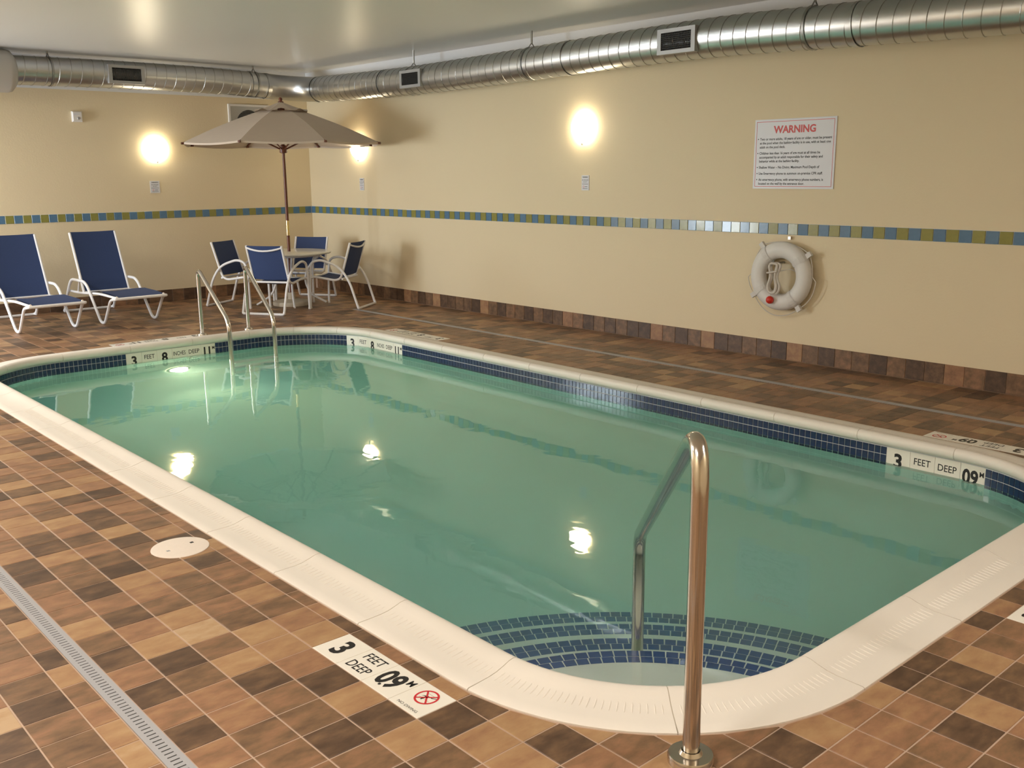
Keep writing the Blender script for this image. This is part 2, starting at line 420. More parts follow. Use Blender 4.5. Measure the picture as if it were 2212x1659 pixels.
for a in range(len(gx) - 1):
    for b in range(len(gy) - 1):
        r = (gx[a][1], gx[a + 1][1], gy[b][1], gy[b + 1][1])
        if r[0] > XR or r[1] < XL or r[3] > YF + .05: continue
        cx, cy = (r[0] + r[1]) / 2, (r[2] + r[3]) / 2
        if sd_outer(cx, cy)[0] < -0.13: continue
        rs = [(max(r[0], XL), r[1], r[2], min(r[3], YF))]
        for h in HOLES: rs = [q for x in rs for q in subtract(x, h)]
        tone = CELL.get((gx[a][0], gy[b][0]))
        if tone is None: tone = random.choice((0.13, 0.20, 0.28, 0.34, 0.38, 0.42, 0.47, 0.52, 0.56, 0.64, 0.73))
        tone = min(1, max(0, tone + random.uniform(-.05, .05)))
        for q in rs:
            p = [(q[0] + G, q[2] + G), (q[1] - G, q[2] + G), (q[1] - G, q[3] - G), (q[0] + G, q[3] - G)]
            if q[1] - q[0] < 0.012 or q[3] - q[2] < 0.012: continue
            mx, my = (q[0] + q[1]) / 2, (q[2] + q[3]) / 2
            d, (nx, ny) = sd_outer(mx, my)
            if d < 0.16:
                px, py = mx - nx * d, my - ny * d
                p = clip_half(p, nx, ny, px * nx + py * ny + 0.006)
                if len(p) < 3: continue
                ar = abs(sum(p[i][0] * p[(i + 1) % len(p)][1] - p[(i + 1) % len(p)][0] * p[i][1] for i in range(len(p)))) / 2
                if ar < 2e-4: continue
            TILES.append((p, tone, shade((mx, my, 0), (0, 0, 1)) * (q[1] - q[0]) * (q[3] - q[2])))
TILES.sort(key=lambda t: -t[2])
full_me = {}
many = MB()
for k, (p, tone, sh) in enumerate(TILES):
    if k < 300:
        c = Vector((sum(x for x, y in p) / len(p), sum(y for x, y in p) / len(p)))
        loc = [(x - c.x, y - c.y) for x, y in p]; key = tuple((round(x, 4), round(y, 4)) for x, y in loc)
        if key not in full_me:
            full_me[key] = MB().slab(loc, -0.004, 0.0).mesh('floor_tile', m_tile)
        o = inst('floor_tile', full_me[key], floor); o.location = (c.x, c.y, random.uniform(-.0004, .0004)); o.color = (tone, random.random(), 0, 1)
    else:
        many.slab(p, -0.004, 0.0, tone=tone)
o = many.obj('distant_floor_tiles', m_tile_many, floor); tag(o, kind='stuff')
at = o.data.attributes.new('tone', 'FLOAT', 'FACE'); at.data.foreach_set('value', many.tone)

# depth markers set in the deck: [right, up] of the reader, first tile first
def no_diving(M, mb_red, mb_ink, R=0.042):
    n = 32
    for k in range(n):
        a, b = 2 * PI * k / n, 2 * PI * (k + 1) / n
        mb_red.add([M @ Vector((r * math.cos(t), r * math.sin(t), 0)) for t in (a, b) for r in (R * .83, R)], [(0, 1, 3, 2)])
    for sg in (1, -1):
        d = Vector((math.cos(PI / 4), sg * math.sin(PI / 4), 0)); q = Vector((-d.y, d.x, 0)) * R * .075
        mb_red.add([M @ (d * t * R * .86 + q * u) for t, u in ((-1, -1), (1, -1), (1, 1), (-1, 1))], [(0, 1, 2, 3)])
    # diver: head, body, legs
    z = -0.0002
    for pts in ([(-.55, -.1), (-.2, .02), (.35, .16), (.4, .24), (-.1, .2), (-.3, .1)], [(-.2, .02), (.02, .06), (-.1, -.5), (-.24, -.45)], [(.3, .2), (.75, .42), (.78, .36), (.38, .12)]):
        mb_ink.add([M @ Vector((x * R, y * R, z)) for x, y in pts], [tuple(range(len(pts)))])
    for yy in (.45, -.3):
        mb_ink.add([M @ Vector((x * R, (yy + dy) * R, z)) for x, dy in ((-.6, 0), (.6, 0), (.6, .02), (-.6, .02))], [(0, 1, 2, 3)])
TILE_WORDS = {'3': [('3', .098, 0, 0, .95, .035)], '8': [('8', .098, 0, 0, .95, .035)], 'FEET DEEP': [('FEET', .042, 0, .034, .86, .008), ('DEEP', .042, 0, -.034, .86, .008)],
              'FEET': [('FEET', .042, 0, .024, .86, .008)], 'DEEP': [('DEEP', .042, 0, .020, .86, .008)], 'INCHES': [('INCHES', .042, 0, .020, .66, .008)],
              'INCHES DEEP': [('INCHES', .042, 0, .034, .66, .008), ('DEEP', .042, 0, -.034, .86, .008)],
              '0.9 M': [('09', .098, -.014, 0, .80, .035), ('.', .012, -.018, -.045, 1, .03), ('M', .032, .056, .032, .9, .02)],
              '1.1 M': [('11', .098, -.014, 0, .80, .035), ('.', .012, -.018, -.045, 1, .03), ('M', .032, .056, .032, .9, .02)]}
TILE_LABEL = {'3': 'white tile with a bold black 3', '8': 'white tile with a bold black 8', 'FEET DEEP': 'white tile reading FEET DEEP', 'FEET': 'white tile reading FEET', 'DEEP': 'white tile reading DEEP', 'INCHES': 'white tile reading INCHES',
              'INCHES DEEP': 'white tile reading INCHES DEEP', '0.9 M': 'white tile reading 0.9 M', '1.1 M': 'white tile reading 1.1 M', 'ND': 'white tile with red no diving symbol'}
mk_me = MB().slab([(-.0768, -.0768), (.0768, -.0768), (.0768, .0768), (-.0768, .0768)], -0.004, 0.0).mesh('depth_marker_tile', m_marker)
def marker_tile(word, M, parent, dead=False):
    o = inst('depth_marker_tile', mk_me, parent, M); o['label'] = TILE_LABEL[word]
    Z = Matrix.Translation((0, 0, 0.0004))
    if word == 'ND':
        a, b = MB(), MB(); no_diving(Z @ Matrix.Translation((0, .018, 0)), a, b); b.text('NO DIVING', Z @ Matrix.Translation((0, -.058, 0)), .011, 0.0, 1.25)
        q = a.obj('prohibition_symbol', m_red, o); q['label'] = 'red crossed circle'; b.obj('lettering', m_ink, o)
    else:
        b = MB()
        for t, sz, dx, dy, xs, bo in TILE_WORDS[word]: b.text(t, Z @ Matrix.Translation((dx, dy, 0)), sz, bo, xs)
        b.obj('lettering', m_ink, o)
    return o
W4 = ['3', 'FEET DEEP', '0.9 M', 'ND']; W6 = ['3', 'FEET', '8', 'INCHES DEEP', '1.1 M', 'ND']
for nm, words_, right, up in (('near', W4, (1, 0, 0), (0, 1, 0)), ('right', W4, (0, 1, 0), (-1, 0, 0)), ('far_right', W4, (-1, 0, 0), (0, -1, 0)), ('far', W6, (-1, 0, 0), (0, -1, 0)), ('left', W6, (0, -1, 0), (1, 0, 0))):
    x0, x1, y0, y1 = MK[nm]; c = Vector(((x0 + x1) / 2, (y0 + y1) / 2, 0.0006)); n = len(words_)
    for k, wd in enumerate(words_):
        marker_tile(wd, frame(c + Vector(right) * (k - (n - 1) / 2) * T, right, up), floor)

# ------------------------------------------------------------------ setting: walls and ceiling
ZP = 2.665                                                     # cream paint below, white above
def wall(name, make, label):
    a = MB(); make(a, -0.02, ZP); o = a.obj(name, m_wall); tag(o, label, kind='structure')
    b = MB(); make(b, ZP, ZC + .1); u = b.obj('upper_paint', m_white_wall, o); u['label'] = 'white painted top strip of the wall'
    return o
wall_left = wall('wall_left', lambda m_, a, b: m_.box(XL - .12, XL, YN - .12, YF + .12, a, b), 'cream painted end wall behind the loungers')
wall_right = wall('wall_right', lambda m_, a, b: m_.box(XL, XR + .12, YF, YF + .12, a, b), 'long cream painted wall with the warning sign')
wall_end = wall('wall_end', lambda m_, a, b: m_.box(XR, XR + .12, YN - .12, YF, a, b), 'cream wall behind the camera')
def near_wall(m_, a, b):
    if a < 1:
        m_.box(XL, WIN[0], YN - .12, YN, a, b); m_.box(WIN[1], XR, YN - .12, YN, a, b)
        m_.box(WIN[0], WIN[1], YN - .12, YN, a, WIN[2]); m_.box(WIN[0], WIN[1], YN - .12, YN, WIN[3], b)
    else: m_.box(XL, XR, YN - .12, YN, a, b)
wall_near = wall('wall_near', near_wall, 'cream wall with the window, behind the camera')
wf = MB(); NW = 2
for k in range(NW + 1):
    x = WIN[0] + (WIN[1] - WIN[0]) * k / NW; wf.box(x - .03, x + .03, YN - .1, YN + .01, WIN[2], WIN[3])
wf.box(WIN[0], WIN[1], YN - .1, YN + .01, WIN[2] - .03, WIN[2] + .03); wf.box(WIN[0], WIN[1], YN - .1, YN + .01, WIN[3] - .03, WIN[3] + .03)
win = wf.obj('window_1', m_plastic); tag(win, 'white framed window behind the camera', kind='structure')
for k in range(NW):
    a = WIN[0] + (WIN[1] - WIN[0]) * k / NW + .03; b = WIN[0] + (WIN[1] - WIN[0]) * (k + 1) / NW - .03
    MB().add([(a, YN - .06, WIN[2] + .03), (b, YN - .06, WIN[2] + .03), (b, YN - .06, WIN[3] - .03), (a, YN - .06, WIN[3] - .03)], [(0, 1, 2, 3)]).obj('window_pane', m_glass, win)
ce = MB().box(XL, XR, YN, YF, ZC, ZC + .1).obj('ceiling', m_ceil); tag(ce, 'pale grey semi-gloss painted ceiling', kind='structure')
for (fx_, fy_), lab_ in zip(FIX, ('flat white ceiling light fixture added out of view to brighten the end wall', 'flat white ceiling light fixture out of the picture, second from the end wall', 'flat white ceiling light fixture out of the picture, nearest the camera', 'flat white ceiling light fixture added out of view over the right end of the deck to brighten the long wall')):
    lf = MB().box(fx_ - .62, fx_ + .62, fy_ - .32, fy_ + .32, ZC - .05, ZC).obj('unseen_ceiling_light', m_plastic); tag(lf, lab_, 'ceiling light')  # first and last boxes house the added fill lamps

# skirting of stone tiles (each a piece)
HB = 0.158
def tile_strip(name, n, label, place, tones):
    back = MB(); place(back, None)
    o = back.obj(name, m_grout); tag(o, label, kind='structure')
    for k in range(n):
        me_ = MB(); place(me_, k); q = me_.obj('skirting_tile', m_tile, o); q.color = (tones[k % len(tones)], random.random(), 0, 1)
    return o
tn = [0.06, 0.30, 0.36, 0.10, 0.30, 0.62, 0.05, 0.22, 0.30, 0.16, 0.12, 0.62, 0.30, 0.10, 0.34, 0.58, 0.06, 0.10, 0.30, 0.16, 0.3, 0.08, 0.4, 0.52, 0.2, 0.1, 0.34]
def place_r(m_, k):
    if k is None: m_.box(XL, XR, YF - .006, YF, 0, HB - .002); return
    x0 = 3.45 - (k + 1) * T; M_ = frame((x0 + T / 2, YF - .006, HB / 2), (1, 0, 0), (0, 0, 1)); h = HB / 2 - .001
    m_.slab([(-T / 2 + G, -h), (T / 2 - G, -h), (T / 2 - G, h), (-T / 2 + G, h)], 0, 0.006, M=M_)
def place_l(m_, k):
    if k is None: m_.box(XL, XL + .006, YN, YF, 0, HB - .002); return
    y0 = YF - .01 - (k + 1) * T; M_ = frame((XL + .006, y0 + T / 2, HB / 2), (0, 1, 0), (0, 0, 1)); h = HB / 2 - .001
    m_.slab([(-T / 2 + G, -h), (T / 2 - G, -h), (T / 2 - G, h), (-T / 2 + G, h)], 0, 0.006, M=M_)
tile_strip('baseboard_right', 84, 'skirting of upright brown stone tiles along the long wall', place_r, tn)
tile_strip('baseboard_left', 40, 'skirting of brown stone tiles below the end wall', place_l, tn[5:])

# blue and olive glass tile border
ZB, SB, N0, M0 = 1.1407, 0.0981, -9.4377, 5.9520
def border_mesh(mm):
    h = SB / 2 - .0028; return MB().slab([(-h, -h), (h, -h), (h, h), (-h, h)], 0, 0.006, ch=.0015).mesh('border_tile', mm)
bb_, bg_ = border_mesh(m_band_b), border_mesh(m_band_g)
tr = MB().box(XL, XR, YF - .003, YF, ZB - SB / 2, ZB + SB / 2).obj('trim_1', m_grout_pale); tag(tr, 'border of blue and olive glass tiles on the long wall', kind='structure')
for k in range(-2, 137):
    x = N0 + k * SB
    if XL + .04 < x < XR: inst('border_tile', bb_ if k % 2 == 0 else bg_, tr, frame((x, YF - .003, ZB), (1, 0, 0), (0, 0, 1)) @ Matrix.Rotation(random.gauss(0, .012), 4, 'X') @ Matrix.Rotation(random.gauss(0, .012), 4, 'Y'))
tr = MB().box(XL, XL + .003, YN, YF, ZB - SB / 2, ZB + SB / 2).obj('trim_2', m_grout_pale); tag(tr, 'border of blue and olive glass tiles on the end wall', kind='structure')
for k in range(0, 50):
    inst('border_tile', bb_ if k % 2 == 0 else bg_, tr, frame((XL + .003, M0 - k * SB, ZB), (0, 1, 0), (0, 0, 1)))

# ------------------------------------------------------------------ the pool
pool = empty('swimming_pool', ((PX0 + PX1) / 2, (PY0 + PY1) / 2, 0)); PO = Vector(pool.location)
tag(pool, 'indoor swimming pool with rounded corners, cream coping and navy waterline tiles', 'swimming pool')
def pooled(o): o.matrix_parent_inverse = Matrix.Translation(-PO); return o
# basin
rings = [(TI - .004, ZTILE + .02), (TI - .004, -0.90)] + [(TI - .004 + .30 * (1 - math.cos(a)), -0.90 - .32 * math.sin(a)) for a in [PI / 2 * k / 6 for k in range(1, 7)]]
bs = MB(); V = []; F = []
for ins_, z in rings: V += [(p.x, p.y, z) for p, n in outline(ins_, 16)]
n_ = len(outline(0.1, 16))
for k in range(len(rings) - 1):
    for i in range(n_):
        j = (i + 1) % n_; F.append((k * n_ + i, k * n_ + j, (k + 1) * n_ + j, (k + 1) * n_ + i))
F.append(tuple(range((len(rings) - 1) * n_, len(rings) * n_))[::-1])
bs.add(V, F); pooled(bs.obj('basin', m_plaster, pool, smooth=True))
# coping: one stone after the other
CP = [(0, -.03), (0, .003), (.006, .0065), (.05, .007), (.10, .008), (.135, .012), (.17, .021), (.195, .029), (.215, .031), (.231, .027), (.242, .015), (.247, 0), (.244, -.018), (.233, -.034), (.214, -.043), (.19, -.046), (.18, -.046)]
def sweep_stone(ptsn, gap=0.002):
    V = []; F = []; m_ = len(CP)
    for (p, nrm) in ptsn:
        for u, z in CP: q = p - nrm * u; V.append((q.x, q.y, z))
    for i in range(len(ptsn) - 1):
        for k in range(m_):
            k2 = (k + 1) % m_; F.append((i * m_ + k, (i + 1) * m_ + k, (i + 1) * m_ + k2, i * m_ + k2))
    F.append(tuple(range(m_))); F.append(tuple((len(ptsn) - 1) * m_ + k for k in range(m_))[::-1])
    return MB().add(V, F)
co = Path(0.0, 48)
def sect(d0, d1, n): return [co.at(d0 + (d1 - d0) * k / n) for k in range(n + 1)]
bed = MB(); V = []; F = []
bedprof = [(.002, -.03), (.002, .000), (.05, .0045), (.10, .0055), (.135, .0095), (.17, .0185), (.195, .0265), (.215, .0285), (.229, .025), (.24, .014), (.2445, 0), (.24, -.018), (.23, -.033), (.2, -.044)]
for p, nrm in co.P:
    for u, z in bedprof: q = p - nrm * u; V.append((q.x, q.y, z))
m_ = len(bedprof)
for i in range(co.N):
    for k in range(m_ - 1):
        j = (i + 1) % co.N; F.append((i * m_ + k, j * m_ + k, j * m_ + k + 1, i * m_ + k + 1))
pooled(bed.add(V, F).obj('coping_bed', m_coping_joint, pool, smooth=True))
# joints: corners halved, straights about 0.61
def s_of(pt): return co.near(pt)
br = []
rF = PR
keys = [s_of((PX0, PY1 - rF['fl'])), s_of((PX0 + rF['fl'], PY1)), s_of((PX1 - rF['fr'], PY1)), s_of((PX1, PY1 - rF['fr'])), s_of((PX1, 1.32)), s_of((0.75, PY0)), s_of((PX0 + rF['nl'], PY0)), s_of((PX0, PY0 + rF['nl']))]
keys = [k if k > 1e-3 else 0.0 for k in keys]
joints = []
def divide(a, b, n=None):
    L_ = b - a; n = n or max(1, round(L_ / 0.61)); return [a + L_ * k / n for k in range(n)]
keys[0] = 0.0
joints += divide(keys[0], keys[1], 3) + divide(keys[1], keys[2]) + divide(keys[2], keys[3], 2) + divide(keys[3], keys[4]) + divide(keys[4], keys[5], 2) + divide(keys[5], keys[6]) + divide(keys[6], keys[7], 2) + divide(keys[7], co.L)
joints.append(co.L)
for a, b in zip(joints[:-1], joints[1:]):
    st = sweep_stone(sect(a + .0022, b - .0022, 10)).obj('coping_stone', m_coping, pool, smooth=True); pooled(st)
    mid = co.at((a + b) / 2)[0]
    if shade((mid.x, mid.y, 0), (0, 0, 1)) > 0.0035:           # grip ridges can be told apart on the near stones
        gr = MB(); n = int((b - a - .03) / .0265)
        for k in range(n):
            d = a + .02 + (k + .5) * (b - a - .04) / n; p, nr = co.at(d); t = Vector((nr.y, -nr.x))
            prof = [(.082, 0, .0074), (.100, .0042, .0083), (.118, .0056, .0105), (.136, .0045, .0126), (.156, 0, .0166)]
            V = []
            for u, hw, z in prof:
                q = p - nr * u
                V += [(q.x - t.x * hw, q.y - t.y * hw, z - .0025), (q.x, q.y, z + (0.0017 if hw else -.001)), (q.x + t.x * hw, q.y + t.y * hw, z - .0025)]
            F = []
            for i in range(len(prof) - 1):
                for c in range(2): F.append((i * 3 + c, i * 3 + c + 1, i * 3 + c + 4, i * 3 + c + 3))
            gr.add(V, F)
        g = gr.obj('grip_ridges', m_coping, st); g['kind'] = 'stuff'
# waterline: navy tiles and white depth tiles
wp = Path(TI, 48)
PW, PH = 0.0408, 0.0515
MARK = [(wp.near((PX0 + TI, 1.965)), ['3', 'FEET', '8', 'INCHES', 'DEEP', '1.1 M']), (wp.near((0.195, PY1 - TI)), ['3', 'FEET', 'DEEP', '0.9 M'])]
s3 = wp.near((-5.86, PY1 - TI - .09)); MARK.append((s3, ['3', 'FEET', '8', 'INCHES', 'DEEP', '1.1 M']))
spans = []
for s0, ws in MARK:
    s0 %= wp.L
    for k, wd in enumerate(ws):
        p, nr = wp.at(s0 + (k + .5) * .1525); M_ = frame((p.x - nr.x * .0035, p.y - nr.y * .0035, ZTILE - .0765), (nr.y, -nr.x, 0), (0, 0, 1))
        o = marker_tile(wd, Matrix.Diagonal((0.985, 0.985, 1, 1)), pool)
        o.matrix_local = Matrix.Translation(-PO) @ M_ @ Matrix.Diagonal((0.985, 0.985, 1, 1))
    spans.append((s0, s0 + len(ws) * .1525))
gb = MB(); V = []; F = []
for p, nr in outline(TI - .0015, 24): V += [(p.x, p.y, ZTILE + .006), (p.x, p.y, ZTILE - .16)]
n_ = len(V) // 2
for i in range(n_): j = (i + 1) % n_; F.append((2 * i, 2 * i + 1, 2 * j + 1, 2 * j))
pooled(gb.add(V, F).obj('waterline_grout', m_grout_pale, pool))
segs = []; spans.sort()
def in_span(d):
    for a, b in spans:
        if a - PW * .45 < d < b + PW * .45 or a - PW * .45 < d + wp.L < b + PW * .45 or a - PW * .45 < d - wp.L < b + PW * .45: return True
    return False
free = []
b_prev = spans[-1][1] - wp.L
for a, b in spans: free.append((b_prev, a)); b_prev = b
WT = []
for a, b in free:
    n = max(1, round((b - a) / PW))
    for k in range(n):
        d = a + (k + .5) * (b - a) / n; p, nr = wp.at(d)
        for r_ in range(3):
            z = ZTILE - (r_ + .5) * PH; WT.append((p, nr, z, (shade((p.x, p.y, z), (-nr.x, -nr.y, 0)) if z > ZWATER - .03 else 0), (b - a) / n))
WT.sort(key=lambda t: -t[3])
h = .0178; v_ = PH / 2 - .0026
wt_me = MB().slab([(-h, -v_), (h, -v_), (h, v_), (-h, v_)], -.002, .004, ch=.001).mesh('waterline_tile', m_blue)
rest = MB()
for k, (p, nr, z, sh, pw) in enumerate(WT):
    M_ = frame((p.x, p.y, z), (nr.y, -nr.x, 0), (0, 0, 1))
    if k < 300: inst('waterline_tile', wt_me, pool, Matrix.Translation(-PO) @ M_)
    else: rest.slab([(-h, -v_), (h, -v_), (h, v_), (-h, v_)], -.002, .004, ch=.001, M=M_)
tag(pooled(rest.obj('distant_waterline_tiles', m_blue, pool)), kind='stuff')
# entry steps in the near right corner
SC = Vector((1.42, .57))
for k, (r_out, z) in enumerate(((1.07, -.33), (1.335, -.51), (1.625, -.69), (1.905, -.87))):
    V = [(SC.x, SC.y, z), (SC.x, SC.y, ZFLOOR)]; n = 30; F = []
    for i in range(n + 1):
        a = PI / 2 + PI / 2 * i / n; V += [(SC.x + r_out * math.cos(a), SC.y + r_out * math.sin(a), zz) for zz in (z, ZFLOOR)]
    for i in range(n):
        a = 2 + 2 * i; F += [(0, a, a + 2), (a, a + 1, a + 3, a + 2)]
    st = MB().add(V, F).obj('entry_step', m_plaster, pool); pooled(st)
    for r_ in range(2):
        rr = r_out - .024 - r_ * .047; n = int(PI / 2 * rr / .050)
        me_ = None
        for i in range(n):
            a = PI / 2 + (i + .5 * (1 + r_ % 2) / 1) * (PI / 2) / n
            if a > PI: continue
            c = SC + Vector((math.cos(a), math.sin(a))) * rr; q, _ = sd_outer(c.x, c.y)
            if q > -TI - .02: continue
            hw = rr * PI / 2 / n / 2 - .0028; hh = .0212
            if me_ is None: me_ = MB().slab([(-hw, -hh), (hw, -hh), (hw, hh), (-hw, hh)], 0, .004, ch=.001).mesh('step_tile', m_blue_w)
            t = inst('step_tile', me_, st, Matrix.Translation((c.x, c.y, z)) @ Matrix.Rotation(a - PI / 2, 4, 'Z'))
# underwater light under the depth marks of the far end
ul = MB(); LM = frame((PX0 + TI + .004, 2.468, -.735), (0, 1, 0), (0, 0, 1))
ul.lathe([(.125, 0), (.125, .012), (.105, .02), (.098, .02)], 28, LM); lr = pooled(ul.obj('underwater_light', m_steel, pool, smooth=True)); lr['label'] = 'glowing underwater light in the end wall'
ll = MB(); ll.lathe([(0, .016), (.06, .015), (.098, .008)], 28, LM); q = ll.obj('lens', m_poollamp, lr, smooth=True)
pl = bpy.data.lights.new('underwater_lamp', 'SPOT'); pl.energy = 60; pl.color = (1.0, 0.88, 0.55); pl.spot_size = math.radians(120); pl.spot_blend = .8; pl.shadow_soft_size = .07
po = bpy.data.objects.new('underwater_lamp', pl); COL.objects.link(po); po.matrix_world = Matrix.Translation((PX0 + TI + .06, 2.468, -.735)) @ Matrix.Rotation(-PI / 2 - .1, 4, 'Y')
# water
V = []; F = []
O_ = outline(TI + .002, 24); n_ = len(O_)
V = [(p.x, p.y, ZWATER) for p, n in O_] + [(p.x + n.x * .03, p.y + n.y * .03, ZFLOOR - .05) for p, n in O_]
for i in range(n_): j = (i + 1) % n_; F.append((i, j, n_ + j, n_ + i))
F.append(tuple(range(n_))[::-1]); F.append(tuple(range(n_, 2 * n_)))
wt = MB().add(V, F).obj('pool_water', m_water); tag(wt, 'calm green pool water with mirror reflections', 'water', kind='stuff')

# ------------------------------------------------------------------ trench drains
def drain(name, x0, x1, y0, y1, slots, label):
    r = empty(name, ((x0 + x1) / 2, (y0 + y1) / 2, 0)); O = Vector(r.location); tag(r, label, 'drain')
    def fit(o): o.matrix_parent_inverse = Matrix.Translation(-O); return o
    y0 += .002; y1 -= .002; e = (y1 - y0) * .27
    ch = MB().box(x0, x1, y0, y1, -.0019, -.0012); fit(ch.obj('channel', m_dark, r))
    rl = MB().box(x0, x1, y0, y0 + e, -.0015, .0012); fit(rl.obj('rail', m_drain, r))
    rl = MB().box(x0, x1, y1 - e, y1, -.0015, .0012); fit(rl.obj('rail', m_drain, r))
    if slots:
        b = MB(); p = .0215; n = int((x1 - x0) / p)
        for k in range(n): b.box(x0 + k * p, x0 + k * p + p * .74, y0 + e, y1 - e, -.0010, .0010)
        q = fit(b.obj('grate_bars', m_drain, r)); q['kind'] = 'stuff'
    else: fit(MB().box(x0, x1, y0 + e, y1 - e, -.0010, .0008).obj('grate', m_drain, r))
drain('trench_drain', *NEAR_DRAIN, True, 'narrow grey slotted drain in the deck at the lower left')
drain('trench_drain', *FAR_DRAIN, False, 'thin grey drain line running along the long wall side of the deck')

# skimmer lid
lid = empty('skimmer_lid', (-1.078, .207, 0)); tag(lid, 'round cream skimmer lid with two finger holes beside the coping', 'skimmer lid')
L_ = MB().lathe([(0, .0045), (.108, .0045), (.112, .004), (.118, .004), (.125, .0025), (.127, -.002)], 48); L_.obj('cover', m_lid, lid, smooth=True)
d = Vector((-1.097 + 1.069, .271 - .149, 0)).normalized()
for sg in (-1, 1):
    c = d * .062 * sg; hl = MB(); hl.slab([(c.x + .011 * math.cos(PI / 4 + PI / 2 * k), c.y + .011 * math.sin(PI / 4 + PI / 2 * k)) for k in range(4)], .003, .0052, ch=.0004)
    hl.obj('finger_hole', m_dark if sg > 0 else m_drain, lid)

# ------------------------------------------------------------------ rails
def flange(mb, x, y, r=.066, h=.024):
    mb.lathe([(r, 0), (r, h * .7), (r * .95, h), (.034, h * 1.05), (.028, h * 1.5), (.0262, h * 1.5)], 32, Matrix.Translation((x, y, 0)))
gr = empty('hand_rail', (1.479, .598, 0)); tag(gr, 'single stainless steel stair rail in the near corner of the pool', 'handrail'); O = Vector(gr.location)
B, E = Vector((1.479, .598, 0)), Vector((.615, 1.372, 0)); dr = (E - B)
path = fillet([B, B + Vector((0, 0, .99)), Vector((E.x, E.y, .225)), Vector((E.x, E.y, -.505))], [0, .20, .07, 0], 14)
o = MB().tube(path, .0245, 20).obj('rail_tube', m_steel, gr, smooth=True); o.matrix_parent_inverse = Matrix.Translation(-O)
f = MB(); flange(f, B.x, B.y); o = f.obj('flange', m_steel, gr, smooth=True); o.matrix_parent_inverse = Matrix.Translation(-O)
f = MB(); f.lathe([(.062, -.51), (.062, -.49), (.032, -.48), (.026, -.46)], 24, Matrix.Translation((E.x, E.y, 0))); o = f.obj('flange', m_steel, gr, smooth=True); o.matrix_parent_inverse = Matrix.Translation(-O)
ld = empty('pool_ladder', (-6.64, 3.1, 0)); tag(ld, 'stainless steel pool ladder with two grab rails at the far end', 'ladder'); O = Vector(ld.location)
for y0, y1 in ((2.86, 2.815), (3.385, 3.30)):
    P = fillet([(-6.66, y0, 0), (-6.655, y0, .70), (-5.93, y1, .225), (-5.91, y1, -.85)], [0, .09, .10, 0], 9)
    o = MB().tube(P, .0225, 14).obj('grab_rail', m_steel, ld, smooth=True); o.matrix_parent_inverse = Matrix.Translation(-O)
    f = MB(); flange(f, -6.66, y0, .05, .02); o = f.obj('flange', m_steel, ld, smooth=True); o.matrix_parent_inverse = Matrix.Translation(-O)
for k in range(3):
    o = MB().box(-5.97, -5.86, 2.82, 3.30, -.32 - k * .25, -.29 - k * .25).obj('tread', m_plastic, ld); o.matrix_parent_inverse = Matrix.Translation(-O)

# ------------------------------------------------------------------ duct
duct = empty('air_duct', (-9.28, 3.5, 2.82)); tag(duct, 'exposed spiral steel air duct hung under the ceiling around two walls', 'duct'); DO = Vector(duct.location)
def ducted(o): o.matrix_parent_inverse = Matrix.Translation(-DO); return o
RD = 0.160
def resample(P, step):
    P = [Vector(p) for p in P]; out = [P[0]]; acc = 0
    for a, b in zip(P[:-1], P[1:]):
        L = (b - a).length; n = max(1, int(L / step))
        for k in range(1, n + 1): out.append(a.lerp(b, k / n))
    return out
def spiral(P, pitch=.125, h=.0035, seg=36, r=RD):
    P = resample(P, pitch / 9.0); acc = [0.0]
    for a, b in zip(P[:-1], P[1:]): acc.append(acc[-1] + (b - a).length)
    def rf(i, a):
        q = ((acc[i] + pitch * a / (2 * PI)) / pitch) % 1.0
        return r + (h if q < .12 else 0.0)
    return MB().tube(P, r, seg, rf=rf, caps=False)
def seam(P, pitch=.125, r=RD):
    P = resample(P, pitch / 24.0); Q = []; d = 0.0
    for i in range(len(P) - 1):
        t = (P[i + 1] - P[i]).normalized(); up = Vector((0, 0, 1)); u = (up - t * up.dot(t)).normalized(); b = t.cross(u); a = 2 * PI * d / pitch
        Q.append(P[i] + (u * math.cos(a) - b * math.sin(a)) * (r + .0015)); d += (P[i + 1] - P[i]).length
    return MB().tube(Q, .0034, 4)
XD = -9.27; YD = 5.665
left_pts = fillet([(XD, 1.9, 2.815), (XD, 3.2, 2.832), (XD, 4.4, 2.828), (XD, 5.16, 2.80)], .5, 6)
right_pts = fillet([(-8.74, YD, 2.745), (-6.8, YD, 2.70), (-5.0, YD, 2.715), (-3.4, YD, 2.742), (-2.2, YD, 2.748), (-1.2, YD, 2.712), (.3, YD, 2.668), (2.4, YD, 2.64)], 1.0, 8)
o = ducted(spiral(left_pts, h=0).obj('duct_run', m_galv, duct, smooth=True)); seam(left_pts).obj('spiral_seam', m_galv_d, o)
o = ducted(spiral(right_pts, h=0).obj('duct_run', m_galv, duct, smooth=True)); seam(right_pts).obj('spiral_seam', m_galv_d, o)
el = []
for k in range(13):
    a = PI / 2 * k / 12; el.append((XD + .50 - .50 * math.cos(a), 5.165 + .50 * math.sin(a), 2.80 - .055 * k / 12))
ducted(MB().tube(el, RD + .001, 36, caps=False).obj('elbow', m_galv, duct, smooth=True))
def collar(c, ax, w=.05, r=RD + .006):
    c = Vector(c); ax = Vector(ax); return MB().tube([c - ax * w / 2, c - ax * w / 2 * .99, c + ax * w / 2 * .99, c + ax * w / 2], r, 36, caps=False)
